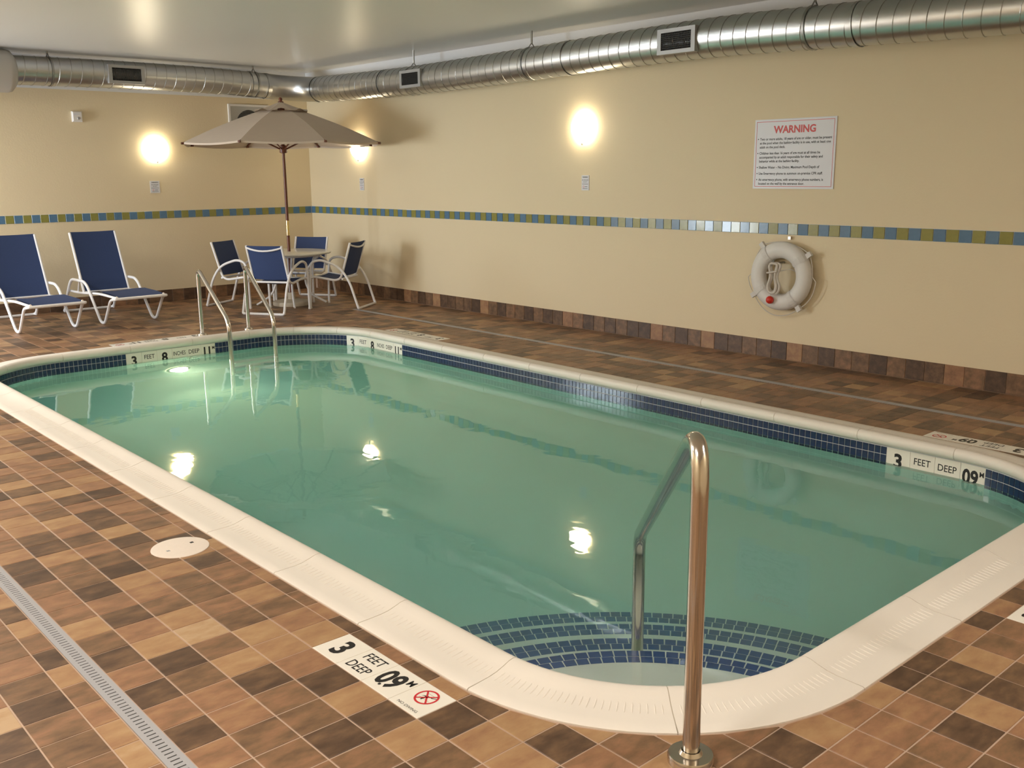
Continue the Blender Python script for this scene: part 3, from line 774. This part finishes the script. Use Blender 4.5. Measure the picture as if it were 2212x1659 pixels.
for c, ax in (((XD, 5.15, 2.80), (0, 1, 0)), ((XD, 4.93, 2.812), (0, 1, 0)), ((-8.76, YD, 2.745), (1, 0, 0)), ((-7.2, YD, 2.71), (1, 0, 0)), ((-4.05, YD, 2.731), (1, 0, 0)), ((-1.0, YD, 2.703), (1, 0, 0))):
    ducted(collar(c, ax).obj('coupling', m_galv, duct, smooth=True))
sl = MB(); sl.tube([(XD, -.6, 2.80), (XD, 1.95, 2.80), (XD, 2.0, 2.80), (XD, 2.04, 2.80)], .235, 40, rf=lambda i, a: (.235, .235, .222, .17)[i]); q = ducted(sl.obj('end_sleeve', m_sleeve, duct, smooth=True)); q['label'] = 'matte grey sleeve wider than the steel duct'
# registers
def register(c, right, n, wv, hv):
    c = Vector(c); right = Vector(right); up = Vector((0, 0, 1)); n = Vector(n)
    tilt = Matrix.Rotation(0, 4, 'X'); M_ = Matrix((right, up, n)).transposed().to_4x4(); M_.translation = c
    b = MB(); t = .032
    b.box(-wv, wv, -hv, -hv + t, -.05, .006, M_); b.box(-wv, wv, hv - t, hv, -.05, .006, M_); b.box(-wv, -wv + t * 1.3, -hv + t, hv - t, -.05, .006, M_); b.box(wv - t * 1.3, wv, -hv + t, hv - t, -.05, .006, M_)
    o = ducted(b.obj('register', m_reg, duct)); o['label'] = 'flat grey air register on the duct side'
    def sub(mb, nm, mm): return mb.obj(nm, mm, o)
    sub(MB().box(-wv + t, wv - t, -hv + t, hv - t, -.03, -.022, M_), 'void', m_dark)
    g = MB(); x = -wv + t * 1.3
    while x < wv - t * 1.3: g.box(x, x + .003, -hv + t, hv - t, -.012, .002, M_); x += .016
    y = -hv + t
    while y < hv - t: g.box(-wv + t, wv - t, y, y + .003, -.012, .002, M_); y += .016
    q = sub(g, 'grille', m_void_grey); q['kind'] = 'stuff'
register((XD + RD + .012, 3.25, 2.822), (0, 1, 0), (1, 0, 0), .215, .105)
register((-6.47, YD - RD - .012, 2.705), (1, 0, 0), (0, -1, 0), .20, .098)
register((-2.60, YD - RD - .012, 2.735), (1, 0, 0), (0, -1, 0), .205, .105)
# hangers
for c, ax in (((XD, 2.42, 2.822), (0, 1, 0)), ((XD, 4.99, 2.81), (0, 1, 0)), ((-6.62, YD, 2.70), (1, 0, 0)), ((-4.6, YD, 2.722), (1, 0, 0)), ((-1.38, YD, 2.72), (1, 0, 0)), ((1.6, YD, 2.61), (1, 0, 0))):
    c = Vector(c); ax = Vector(ax); sd = Vector((ax.y, -ax.x, 0)); s_ = collar(c, ax, .022, RD + .008)
    top = c + Vector((0, 0, RD))
    for sg in (-1, 1): s_.tube([top + sd * sg * .05 - Vector((0, 0, .012)), top + Vector((0, 0, .045))], .006, 6)
    o = ducted(s_.obj('hanger_strap', m_galv_d, duct, smooth=True))
    q = MB().tube([top + Vector((0, 0, .03)), Vector((c.x, c.y, ZC))], .011, 8).obj('hanger_rod', m_galv_d, o)

# ------------------------------------------------------------------ wall lamps, notices, sign, alarm, fan
def on_wall(name, c, wallside):
    e = empty(name, c); e.rotation_euler = (0, 0, PI / 2 if wallside == 'left' else 0); return e      # local x right, -y out of the wall
def sconce(c, side, label):
    e = on_wall('wall_sconce', c, side); tag(e, label, 'wall lamp', 'lit wall sconces')
    MB().box(-.05, .05, -.018, 0, -.10, .08).obj('back_plate', m_plastic, e)
    M_ = Matrix.Translation((0, -.012, 0)) @ Matrix(((.148, 0, 0, 0), (0, 0, -.10, 0), (0, .146, 0, 0), (0, 0, 0, 1)))
    s_ = MB(); s_.ellipsoid(M_, 28, 10, half=True); s_.obj('glass_shade', m_lamp, e, smooth=True)
    f_ = MB(); f_.ellipsoid(Matrix.Translation((0, -.03, -.155)) @ Matrix.Diagonal((.014, .014, .022, 1)), 10, 6); f_.obj('finial', m_plastic, e, smooth=True)
sconce((XL, 3.765, 1.976), 'left', 'glowing white wall lamp on the end wall, left of the umbrella')
sconce((-8.375, YF, 1.985), 'right', 'glowing white wall lamp partly hidden by the right tip of the umbrella')
sconce((-4.19, YF, 2.085), 'right', 'glowing white wall lamp in the middle of the long wall')
def notice(c, side, w_, h_, label):
    e = on_wall('safety_notice', c, side); tag(e, label, 'notice', 'small white notices below the wall lamps')
    MB().box(-w_ / 2, w_ / 2, -.006, 0, -h_ / 2, h_ / 2).obj('plate', m_sign, e)
    M_ = frame((0, -.0066, 0), (1, 0, 0), (0, 0, 1)); t = MB()
    t.text('WARNING', M_ @ Matrix.Translation((0, h_ * .38, 0)), h_ * .10, .02, .72 * w_ / h_ * 1.5); t.text('NO LIFEGUARD', M_ @ Matrix.Translation((0, h_ * .19, 0)), h_ * .07, .01, .9); t.text('ON DUTY', M_ @ Matrix.Translation((0, h_ * .06, 0)), h_ * .07, .01, .9)
    for yy, k in ((-.10, .40), (-.40, .34)):
        t.add([M_ @ Vector((x, h_ * yy + dy, 0)) for x, dy in ((-w_ * k, 0), (w_ * k, 0), (w_ * k, h_ * .025), (-w_ * k, h_ * .025))], [(0, 1, 2, 3)])
    t.add([M_ @ Vector((x, -h_ * .27 + dy, 0)) for x, dy in ((-w_ * .05, 0), (w_ * .3, 0), (w_ * .3, h_ * .03), (-w_ * .05, h_ * .03))], [(0, 1, 2, 3)])
    t.obj('lettering', m_ink, e)
    r_ = MB()
    for k in range(16):
        a, b = 2 * PI * k / 16, 2 * PI * (k + 1) / 16
        r_.add([M_ @ Vector((-w_ * .2 + q * math.cos(z) * h_ * .07, -h_ * .26 + q * math.sin(z) * h_ * .07, 0)) for z in (a, b) for q in (.7, 1)], [(0, 1, 3, 2)])
    r_.obj('prohibition_symbol', m_redp, e)
notice((XL, 3.715, 1.497), 'left', .125, .152, 'small white notice below the lamp on the end wall')
notice((-8.345, YF, 1.504), 'right', .10, .16, 'small white notice below the lamp nearest the corner on the long wall')
notice((-4.164, YF, 1.529), 'right', .105, .152, 'small white notice below the lamp in the middle of the long wall')
e = on_wall('warning_sign', (-1.722, YF, 1.774), 'right'); tag(e, 'large white WARNING sign with thin red border above the life ring', 'sign')
w_, h_ = .782, .584
MB().box(-w_ / 2, w_ / 2, -.008, 0, -h_ / 2, h_ / 2).obj('panel', m_sign, e)
M_ = frame((0, -.0086, 0), (1, 0, 0), (0, 0, 1)); b = MB(); q = .018
for x0, x1, y0, y1 in ((-w_ / 2 + q, w_ / 2 - q, h_ / 2 - q - .004, h_ / 2 - q), (-w_ / 2 + q, w_ / 2 - q, -h_ / 2 + q, -h_ / 2 + q + .004), (-w_ / 2 + q, -w_ / 2 + q + .004, -h_ / 2 + q, h_ / 2 - q), (w_ / 2 - q - .004, w_ / 2 - q, -h_ / 2 + q, h_ / 2 - q)):
    b.add([M_ @ Vector(p) for p in ((x0, y0, 0), (x1, y0, 0), (x1, y1, 0), (x0, y1, 0))], [(0, 1, 2, 3)])
b.obj('red_border', m_redp, e)
t = MB(); t.text('WARNING', M_ @ Matrix.Translation((0, .205, 0)), .064, .035, 1.0); q = t.obj('heading', m_redp, e); q['label'] = 'red word WARNING'
t = MB(); y = .128; first = True
for s_ in SIGN_LINES:
    if s_ is None: t.obj('paragraph', m_ink, e); t = MB(); y -= .0185; first = True; continue
    V, F, x0, x1, y0, y1 = text_mesh(s_, .02); k = .0290
    t.add([M_ @ Vector((-.335 + (v.x - x0) * k * .93, y + (v.y - .35) * k * 1.0, 0)) for v in V], F)
    if first: MB().add([M_ @ Vector((-.352 + .0055 * math.cos(a), y + .0045 * math.sin(a), 0)) for a in [PI / 4 * i for i in range(8)]], [tuple(range(8))]).obj('bullet', m_ink, e)
    first = False; y -= .0335
t.obj('paragraph', m_ink, e)
e = on_wall('wall_alarm', (XL, 2.815, 2.35), 'left'); tag(e, 'small white alarm box high on the end wall', 'alarm')
MB().slab([(-.058, -.062), (.058, -.062), (.058, .062), (-.058, .062)], 0, .045, ch=.01, M=frame((0, 0, 0), (1, 0, 0), (0, 0, 1))).obj('housing', m_plastic, e)
MB().lathe([(0, .008), (.014, .006), (.018, 0)], 14, frame((.012, -.045, -.02), (1, 0, 0), (0, 0, 1))).obj('sounder', m_reg, e, smooth=True)
MB().box(-.04, .03, -.0465, -.044, .022, .036).obj('strobe', m_sign, e)
e = on_wall('exhaust_fan_vent', (XL, 5.105, 2.317), 'left'); tag(e, 'square white framed exhaust vent behind the umbrella', 'vent')
W, H = .305, .262; b = MB(); t_ = .026
b.box(-W, W, -.03, 0, H - t_, H); b.box(-W, W, -.03, 0, -H, -H + t_); b.box(-W, -W + t_, -.03, 0, -H + t_, H - t_); b.box(W - t_, W, -.03, 0, -H + t_, H - t_); b.obj('frame', m_plastic, e)
MB().box(-W + t_, W - t_, -.008, 0, -H + t_, H - t_).obj('back_panel', m_reg, e)
MB().lathe([(0, .0), (.19, .0), (.19, .004)], 36, frame((0, -.0085, 0), (1, 0, 0), (0, 0, 1))).obj('fan_opening', m_dark, e)
for k in range(19):
    z = -.171 + k * .019; hw = math.sqrt(max(.19 ** 2 - z * z, 0)); MB().box(-hw, hw, -.0195, -.016, z - .0011, z + .0011).obj('wire', m_reg, e)

# ------------------------------------------------------------------ life ring, rope, hook
RC = Vector((-1.735, YF, .742))
e = on_wall('life_ring', (RC.x, YF - .012, RC.z), 'right'); tag(e, 'white life ring with four straps hung on the long wall', 'life ring')
Rr, rr_ = .226, .074
P = [(Rr * math.cos(2 * PI * k / 48), -.066, Rr * math.sin(2 * PI * k / 48)) for k in range(48)]
def rf(i, a): return rr_
rg = MB(); n = 48; sg = 20; V = []; F = []
for i in range(n):
    a = 2 * PI * i / n
    for k in range(sg):
        b = 2 * PI * k / sg; rad = Rr + .073 * math.cos(b); V.append((rad * math.cos(a), -.066 + .056 * math.sin(b), rad * math.sin(a)))
for i in range(n):
    for k in range(sg): F.append((i * sg + k, ((i + 1) % n) * sg + k, ((i + 1) % n) * sg + (k + 1) % sg, i * sg + (k + 1) % sg))
rg.add(V, F).obj('ring_body', m_foam, e, smooth=True)
angs = [math.radians(a) for a in (128, 37, 214, 305)]
for a in angs:
    V = []; F = []
    for i in range(5):
        aa = a + (i - 2) * .055
        for k in range(sg):
            b = 2 * PI * k / sg; rad = Rr + .0770 * math.cos(b); V.append((rad * math.cos(aa), -.066 + .0600 * math.sin(b), rad * math.sin(aa)))
    for i in range(4):
        for k in range(sg): F.append((i * sg + k, (i + 1) * sg + k, (i + 1) * sg + (k + 1) % sg, i * sg + (k + 1) % sg))
    s_ = MB().add(V, F)
    c = Vector((math.cos(a), 0, math.sin(a))); t = Vector((-math.sin(a), 0, math.cos(a)))
    Mx = Matrix((t, Vector((0, 1, 0)), c)).transposed().to_4x4(); Mx.translation = c * (Rr + .098) + Vector((0, -.066, 0))
    s_.box(-.021, .021, -.014, .014, -.030, .026, Mx); s_.obj('strap', m_strap, e, smooth=False)
P = []
for k in range(4):
    a0 = angs[[2, 3, 1, 0][k]]; a1 = angs[[3, 1, 0, 2][k]]
    while a1 < a0: a1 += 2 * PI
    for i in range(14):
        t = i / 14; a = a0 + (a1 - a0) * t; sag = math.sin(PI * t); R_ = .325 + .012 * sag * (1 if math.sin(a) < 0 else -2.0)
        P.append((R_ * math.cos(a), -.055 - .01 * sag, R_ * math.sin(a) - .012 * sag))
MB().tube(P, .0042, 6, closed=True).obj('grab_line', m_rope, e, smooth=True)
hk = on_wall('ring_hook', (RC.x + .03, YF, RC.z), 'right'); tag(hk, 'small metal hook holding the life ring and rope', 'hook')
MB().box(-.013, .013, -.028, 0, .312, .338).obj('top_peg', m_steel, hk)
MB().tube(fillet([(-.055, 0, .112), (-.055, -.15, .110), (-.055, -.175, .135)], .02, 4), .011, 8).obj('hook_arm', m_galv_d, hk, smooth=True)
rp = on_wall('throw_rope', (RC.x - .025, YF - .13, RC.z + .1), 'right'); tag(rp, 'coiled white throw rope hanging inside the life ring', 'rope')
for k in range(5):
    w1 = .030 + .007 * k; w2 = .036 + .006 * k; dx = .006 * (k - 2); yy = -.012 * (k % 3) - .03 + .012
    P = fillet([(dx - w1, yy, .015), (dx + w1 + .012, yy, .015), (dx + .016, yy, -.10), (dx + w2, yy, -.185), (dx + w2 * .6, yy, -.235 - .003 * k), (dx - w2 * .6, yy, -.235 - .003 * k), (dx - w2, yy, -.185), (dx - .016, yy, -.10)], .05, 4, closed=True)
    MB().tube(P, .0112, 7, closed=True).obj('rope_loop', m_rope, rp, smooth=True)
P = fillet([(.06, -.03, -.05), (.13, .03, -.03), (.17, .07, -.06), (.15, .09, -.15)], .05, 5); MB().tube(P, .004, 6).obj('rope_tail', m_rope, rp, smooth=True)
MB().tube([(-.05 + .10 * t, -.055, -.07 + .02 * t) for t in (0, .5, 1)], .008, 6).obj('rope_wrap', m_rope, rp, smooth=True)
fb = on_wall('rope_float', (RC.x - .052, YF - .155, RC.z - .205), 'right'); tag(fb, 'red ball float on the lower left of the life ring', 'float')
s_ = MB(); s_.ellipsoid(Matrix.Diagonal((.034, .034, .034, 1)), 20, 12); s_.obj('ball', m_buoy, fb, smooth=True)
MB().tube([(0, 0, .03), (.01, 0, .06)], .004, 6).obj('cord', m_rope, fb)

# ------------------------------------------------------------------ furniture
TB = Vector((-8.195, 4.775, 0))
ROOT0 = set(S.objects)
tb = empty('patio_table', TB); tag(tb, 'round white patio table under the beige umbrella', 'table')
MB().lathe([(.026, .664), (.026, .684), (.50, .684), (.522, .680), (.53, .670), (.522, .657), (.49, .652), (.026, .652)], 48).obj('tabletop', m_table, tb, smooth=True)
rg = MB(); rg.tube([(.40 * math.cos(2 * PI * k / 32), .40 * math.sin(2 * PI * k / 32), .640) for k in range(32)], .012, 8, closed=True); rg.obj('apron_ring', m_white, tb, smooth=True)
for k in range(4):
    a = PI / 4 + k * PI / 2 + .35; c, s_ = math.cos(a), math.sin(a)
    P = fillet([(.40 * c, .40 * s_, .642), (.24 * c, .24 * s_, .50), (.17 * c, .17 * s_, .32), (.24 * c, .24 * s_, .13), (.44 * c, .44 * s_, .016)], .14, 6)
    MB().tube(P, .0135, 8).obj('leg', m_white, tb, smooth=True)
rg = MB(); rg.tube([(.175 * math.cos(2 * PI * k / 24), .175 * math.sin(2 * PI * k / 24), .33) for k in range(24)], .010, 8, closed=True); rg.obj('brace_ring', m_white, tb, smooth=True)

um = empty('patio_umbrella', TB); tag(um, 'tall beige market umbrella with red-brown wooden pole', 'umbrella')
MB().lathe([(.0, .0), (.235, .0), (.24, .012), (.235, .05), (.16, .065), (.05, .075), (.045, .16), (.024, .16)], 36).obj('umbrella_base', m_base, um, smooth=True)
MB().tube([(0, 0, .07), (0, 0, .90)], .0195, 14).obj('lower_pole', m_wood, um, smooth=True)
MB().tube([(0, 0, 1.055), (0, 0, 2.47)], .0195, 14).obj('upper_pole', m_wood, um, smooth=True)
MB().tube([(0, 0, .885), (0, 0, 1.07)], .0215, 14).obj('brass_sleeve', m_brass, um, smooth=True)
MB().lathe([(0, 2.575), (.016, 2.568), (.024, 2.55), (.018, 2.53), (.035, 2.52), (.035, 2.505), (0, 2.50)], 16).obj('finial', m_wood, um, smooth=True)
MB().lathe([(.02, 1.90), (.045, 1.905), (.05, 1.93), (.045, 1.99), (.02, 2.0)], 12).obj('runner_hub', m_wood, um, smooth=True)
MB().lathe([(.02, 2.37), (.045, 2.375), (.045, 2.44), (.02, 2.445)], 12).obj('top_hub', m_wood, um, smooth=True)
UR, UZ, VZ = 1.235, 2.02, 2.405
phi0 = math.atan2(4.775 + 1.41, -8.195 - 2.98) + PI / 2 + PI / 8     # eight ribs, one panel faces the pool
def canopy_pt(a0, a1, u, v):
    """u across the panel 0..1, v from centre 0..1: taut straight panel sagging a touch at the hem"""
    p = Vector((math.cos(a0), math.sin(a0), 0)).lerp(Vector((math.cos(a1), math.sin(a1), 0)), u); v_ = v * UR
    z = VZ + (UZ - VZ) * ((v - .22) / .78) + .018 * math.sin(PI * min(max((v - .22) / .78, 0), 1))
    z += -.020 * math.sin(PI * u) * v
    return Vector((p.x * v_, p.y * v_, z))
for k in range(8):
    a0, a1 = phi0 + k * PI / 4, phi0 + (k + 1) * PI / 4
    b = MB(); nu, nv = 8, 8; V = []; F = []
    for lay in (0, -.003):
        for i in range(nv + 1):
            for j in range(nu + 1): p = canopy_pt(a0, a1, j / nu, .215 + .785 * i / nv); V.append((p.x, p.y, p.z + lay))
    N1 = (nu + 1) * (nv + 1)
    for i in range(nv):
        for j in range(nu):
            q = i * (nu + 1) + j; F.append((q, q + nu + 1, q + nu + 2, q + 1)); F.append((N1 + q, N1 + q + 1, N1 + q + nu + 2, N1 + q + nu + 1))
    for j in range(nu): q = nv * (nu + 1) + j; F.append((q, N1 + q, N1 + q + 1, q + 1))
    b.add(V, F); pn = b.obj('canopy_panel', m_canvas, um, smooth=True)
    hem = MB(); V = []; F = []
    for j in range(nu + 1):
        p = canopy_pt(a0, a1, j / nu, 1.0); V += [(p.x * 1.001, p.y * 1.001, p.z + .001), (p.x * 1.001, p.y * 1.001, p.z - .022)]
    for j in range(nu): F.append((2 * j, 2 * j + 1, 2 * j + 3, 2 * j + 2))
    hem.add(V, F).obj('hem', m_canvas, pn)
    # upper vent cap with little mouse holes along its edge
    b = MB(); V = []; F = []
    for i in range(4):
        v = .02 + (.345 - .02) * i / 3
        for j in range(nu + 1):
            p = Vector((math.cos(a0), math.sin(a0), 0)).lerp(Vector((math.cos(a1), math.sin(a1), 0)), j / nu); z = 2.525 - (2.525 - 2.400) * (v / .345) ** .9 + (.028 * (math.sin(PI * j / nu) ** 4 if i == 3 else 0))
            V.append((p.x * v, p.y * v, z))
    for i in range(3):
        for j in range(nu): q = i * (nu + 1) + j; F.append((q, q + nu + 1, q + nu + 2, q + 1))
    b.add(V, F).obj('vent_panel', m_canvas, um, smooth=True)
    r0 = Vector((math.cos(a0), math.sin(a0), 0))
    tip = r0 * UR * 1.012 + Vector((0, 0, UZ - .012))
    MB().tube([r0 * .04 + Vector((0, 0, 2.41)), tip], .0105, 6).obj('rib', m_wood, um)
    MB().tube([r0 * .04 + Vector((0, 0, 1.95)), r0 * .62 + Vector((0, 0, 2.215))], .009, 6).obj('strut', m_wood, um)
    MB().tube([tip - r0 * .05, tip + r0 * .012], .014, 6).obj('rib_pocket', m_wood, um)

def build_chair():
    e = empty('patio_chair'); w = .235; rt = .0145
    prof = [(-.345, .815), (-.285, .62), (-.235, .46), (-.20, .375), (-.13, .352), (.06, .38), (.165, .395), (.195, .375)]
    P0 = fillet([Vector((0, y, z)) for y, z in prof], [0, .12, .10, .07, .07, .10, .03, 0], 5)
    for sg in (-1, 1):
        MB().tube([(sg * w, p.y, p.z) for p in P0], rt, 8).obj('sling_rail', m_white, e, smooth=True)
        A = fillet([(sg * .275, -.44, .016), (sg * .275, -.33, .36), (sg * .275, -.20, .53), (sg * .275, .04, .608), (sg * .275, .165, .575), (sg * .275, .188, .40), (sg * .275, .20, .0)], [0, .12, .14, .13, .09, .08, 0], 6)
        MB().tube(A, .0155, 8).obj('arm_leg_frame', m_white, e, smooth=True)
        MB().tube([(sg * w, -.235, .46), (sg * .275, -.262, .46)], .011, 6).obj('arm_bracket', m_white, e)
        MB().tube([(sg * w, .13, .390), (sg * .275, .188, .385)], .011, 6).obj('seat_bracket', m_white, e)
    MB().tube(fillet([(-.275, -.43, .05), (-.275, -.445, .0155), (.275, -.445, .0155), (.275, -.43, .05)], .06, 6), .0155, 8).obj('sled_bar', m_white, e, smooth=True)
    top = []
    for k in range(9):
        t = k / 8 * 2 - 1; top.append((t * w, -.342 - .03 * (1 - t * t), .792 - .038 * (1 - t * t)))
    MB().tube(top, .0115, 8).obj('top_crossbar', m_white, e, smooth=True)
    MB().tube([(-w, -.222, .372), (w, -.222, .372)], .0125, 8).obj('lower_crossbar', m_white, e, smooth=True)
    MB().tube([(-w, .182, .382), (w, .182, .382)], .0125, 8).obj('front_crossbar', m_white, e, smooth=True)
    def sling(y_from, nm):
        pts = [p for p in P0 if y_from(p)]
        V = []; F = []; nx = 6
        for lay in (.004, -.004):
            for i, p in enumerate(pts):
                q = pts[min(i + 1, len(pts) - 1)] - pts[max(i - 1, 0)]; nrm = Vector((0, -q.z, q.y)).normalized()
                if nrm.y < 0 and nm == 'backrest': nrm = -nrm
                for k in range(nx + 1):
                    t = k / nx * 2 - 1; dip = -.014 * (1 - t * t)
                    o_ = p + nrm * (lay + dip); V.append((t * (w - .004), o_.y, o_.z))
        L = len(pts) * (nx + 1)
        for i in range(len(pts) - 1):
            for k in range(nx): q = i * (nx + 1) + k; F.append((q, q + 1, q + nx + 2, q + nx + 1)); F.append((L + q, L + q + nx + 1, L + q + nx + 2, L + q + 1))
        MB().add(V, F).obj(nm, m_sling, e, smooth=True)
    sling(lambda p: p.z > .40 and p.y < -.15, 'backrest'); sling(lambda p: p.y > -.16, 'seat')
    for sg in (-1, 1): MB().lathe([(0, 0), (.0185, 0), (.0185, .02), (.0155, .022)], 10, Matrix.Translation((sg * .275, .20, 0))).obj('foot_cap', m_plastic, e)
    return e
proto = build_chair()
KIDS = kids_map(proto, [o for o in S.objects if o not in ROOT0])
chairs = [((-7.80, 4.415), (-.53, .85), 'blue sling patio chair with its back to the pool, nearest the ladder'),
          ((-7.69, 5.10), (-.826, -.564), 'blue sling patio chair right of the table, turned left, beside the long wall'),
          ((-8.53, 4.35), (.87, .49), 'blue sling patio chair left of the table, turned to the right'),
          ((-8.53, 5.12), (.52, -.85), 'blue sling patio chair behind the table, facing the pool')]
for k, (p, d, lab) in enumerate(chairs):
    c = proto if k == 0 else copy_tree(proto, KIDS)
    c.location = (p[0], p[1], 0); c.rotation_euler = (0, 0, math.atan2(d[1], d[0]) - PI / 2)
    tag(c, lab, 'chair', 'patio chairs around the table')

def build_lounger():
    e = empty('lounge_chair'); w = .295; rt = .0165
    for sg in (-1, 1):
        A = fillet([(sg * w, -.62, .018), (sg * w, -.42, .30), (sg * w, -.27, .445), (sg * w, .17, .445), (sg * w, .27, .40), (sg * w, .62, .018), (sg * w, .74, .018), (sg * w, .98, .30), (sg * w * .97, 1.10, .318)], [0, .12, .09, .09, .07, .06, .06, .09, 0], 6)
        MB().tube(A, rt, 8).obj('arm_leg_frame', m_white, e, smooth=True)
        MB().tube(fillet([(sg * .262, -.44, .288), (sg * .262, -.1, .288), (sg * .262, .55, .334), (sg * .262, 1.085, .325)], .2, 5), .0145, 8).obj('seat_rail', m_white, e, smooth=True)
        MB().tube([(sg * .262, .05, .292), (sg * .262, -.265, .985)], .0155, 8).obj('back_rail', m_white, e, smooth=True)
        MB().tube([(sg * w, -.41, .288), (sg * .262, -.41, .288)], .011, 6).obj('seat_bracket', m_white, e)
        MB().tube([(sg * .262, -.05, .51), (sg * .262, -.16, .300)], .010, 6).obj('back_stay', m_white, e)
        MB().lathe([(0, 0), (.012, .002), (.013, .02), (0, .022)], 8, frame((sg * .262, 1.10, .335), (1, 0, 0), (0, 0, 1))).obj('end_plug', m_lid, e)
    MB().tube(fillet([(-w, -.60, .05), (-w, -.66, .018), (w, -.66, .018), (w, -.60, .05)], .08, 6), rt, 8).obj('sled_bar', m_white, e, smooth=True)
    MB().tube(fillet([(-w * .97, 1.08, .316), (-w * .97, 1.105, .318), (w * .97, 1.105, .318), (w * .97, 1.08, .316)], .03, 4), rt, 8).obj('front_crossbar', m_white, e, smooth=True)
    MB().tube([(-.262, .045, .308), (.262, .045, .308)], .0125, 8).obj('lower_crossbar', m_white, e, smooth=True)
    MB().tube([(-.262, -.285, .955), (.262, -.285, .955)], .0125, 8).obj('top_crossbar', m_white, e, smooth=True)
    def panel(pts, nm, thick):
        V = []; F = []; nx = 6; pts = [Vector((0, *p)) for p in pts]
        for lay in (thick, -thick):
            for i, p in enumerate(pts):
                q = pts[min(i + 1, len(pts) - 1)] - pts[max(i - 1, 0)]; nrm = Vector((0, -q.z, q.y)).normalized()
                for k in range(nx + 1):
                    t = k / nx * 2 - 1; o_ = p + nrm * (lay - .012 * (1 - t * t) * (1 if nm == 'seat' else -1)); V.append((t * .258, o_.y, o_.z))
        L = len(pts) * (nx + 1)
        for i in range(len(pts) - 1):
            for k in range(nx): q = i * (nx + 1) + k; F.append((q, q + 1, q + nx + 2, q + nx + 1)); F.append((L + q, L + q + nx + 1, L + q + nx + 2, L + q + 1))
        MB().add(V, F).obj(nm, m_sling, e, smooth=True)
    panel([(.04, .32), (-.025, .46), (-.116, .66), (-.207, .86), (-.266, .993)], 'backrest', .005)
    panel([(.09, .305), (.2, .318), (.35, .335), (.55, .355), (.85, .35), (1.03, .342), (1.09, .330)], 'seat', .006)
    return e
BEFORE = set(S.objects)
proto = build_lounger()
KIDS = kids_map(proto, [o for o in S.objects if o not in BEFORE])
for k, (x, y, rz, lab) in enumerate(((-8.89, 2.685, .0, 'blue sling lounge chair with raised back, nearer the table'), (-8.87, 1.77, .02, 'blue sling lounge chair with raised back, cut by the left frame edge'))):
    c = proto if k == 0 else copy_tree(proto, KIDS)
    c.location = (x, y, 0); c.rotation_euler = (0, 0, -PI / 2 + rz); tag(c, lab, 'lounge chair', 'lounge chairs along the end wall')
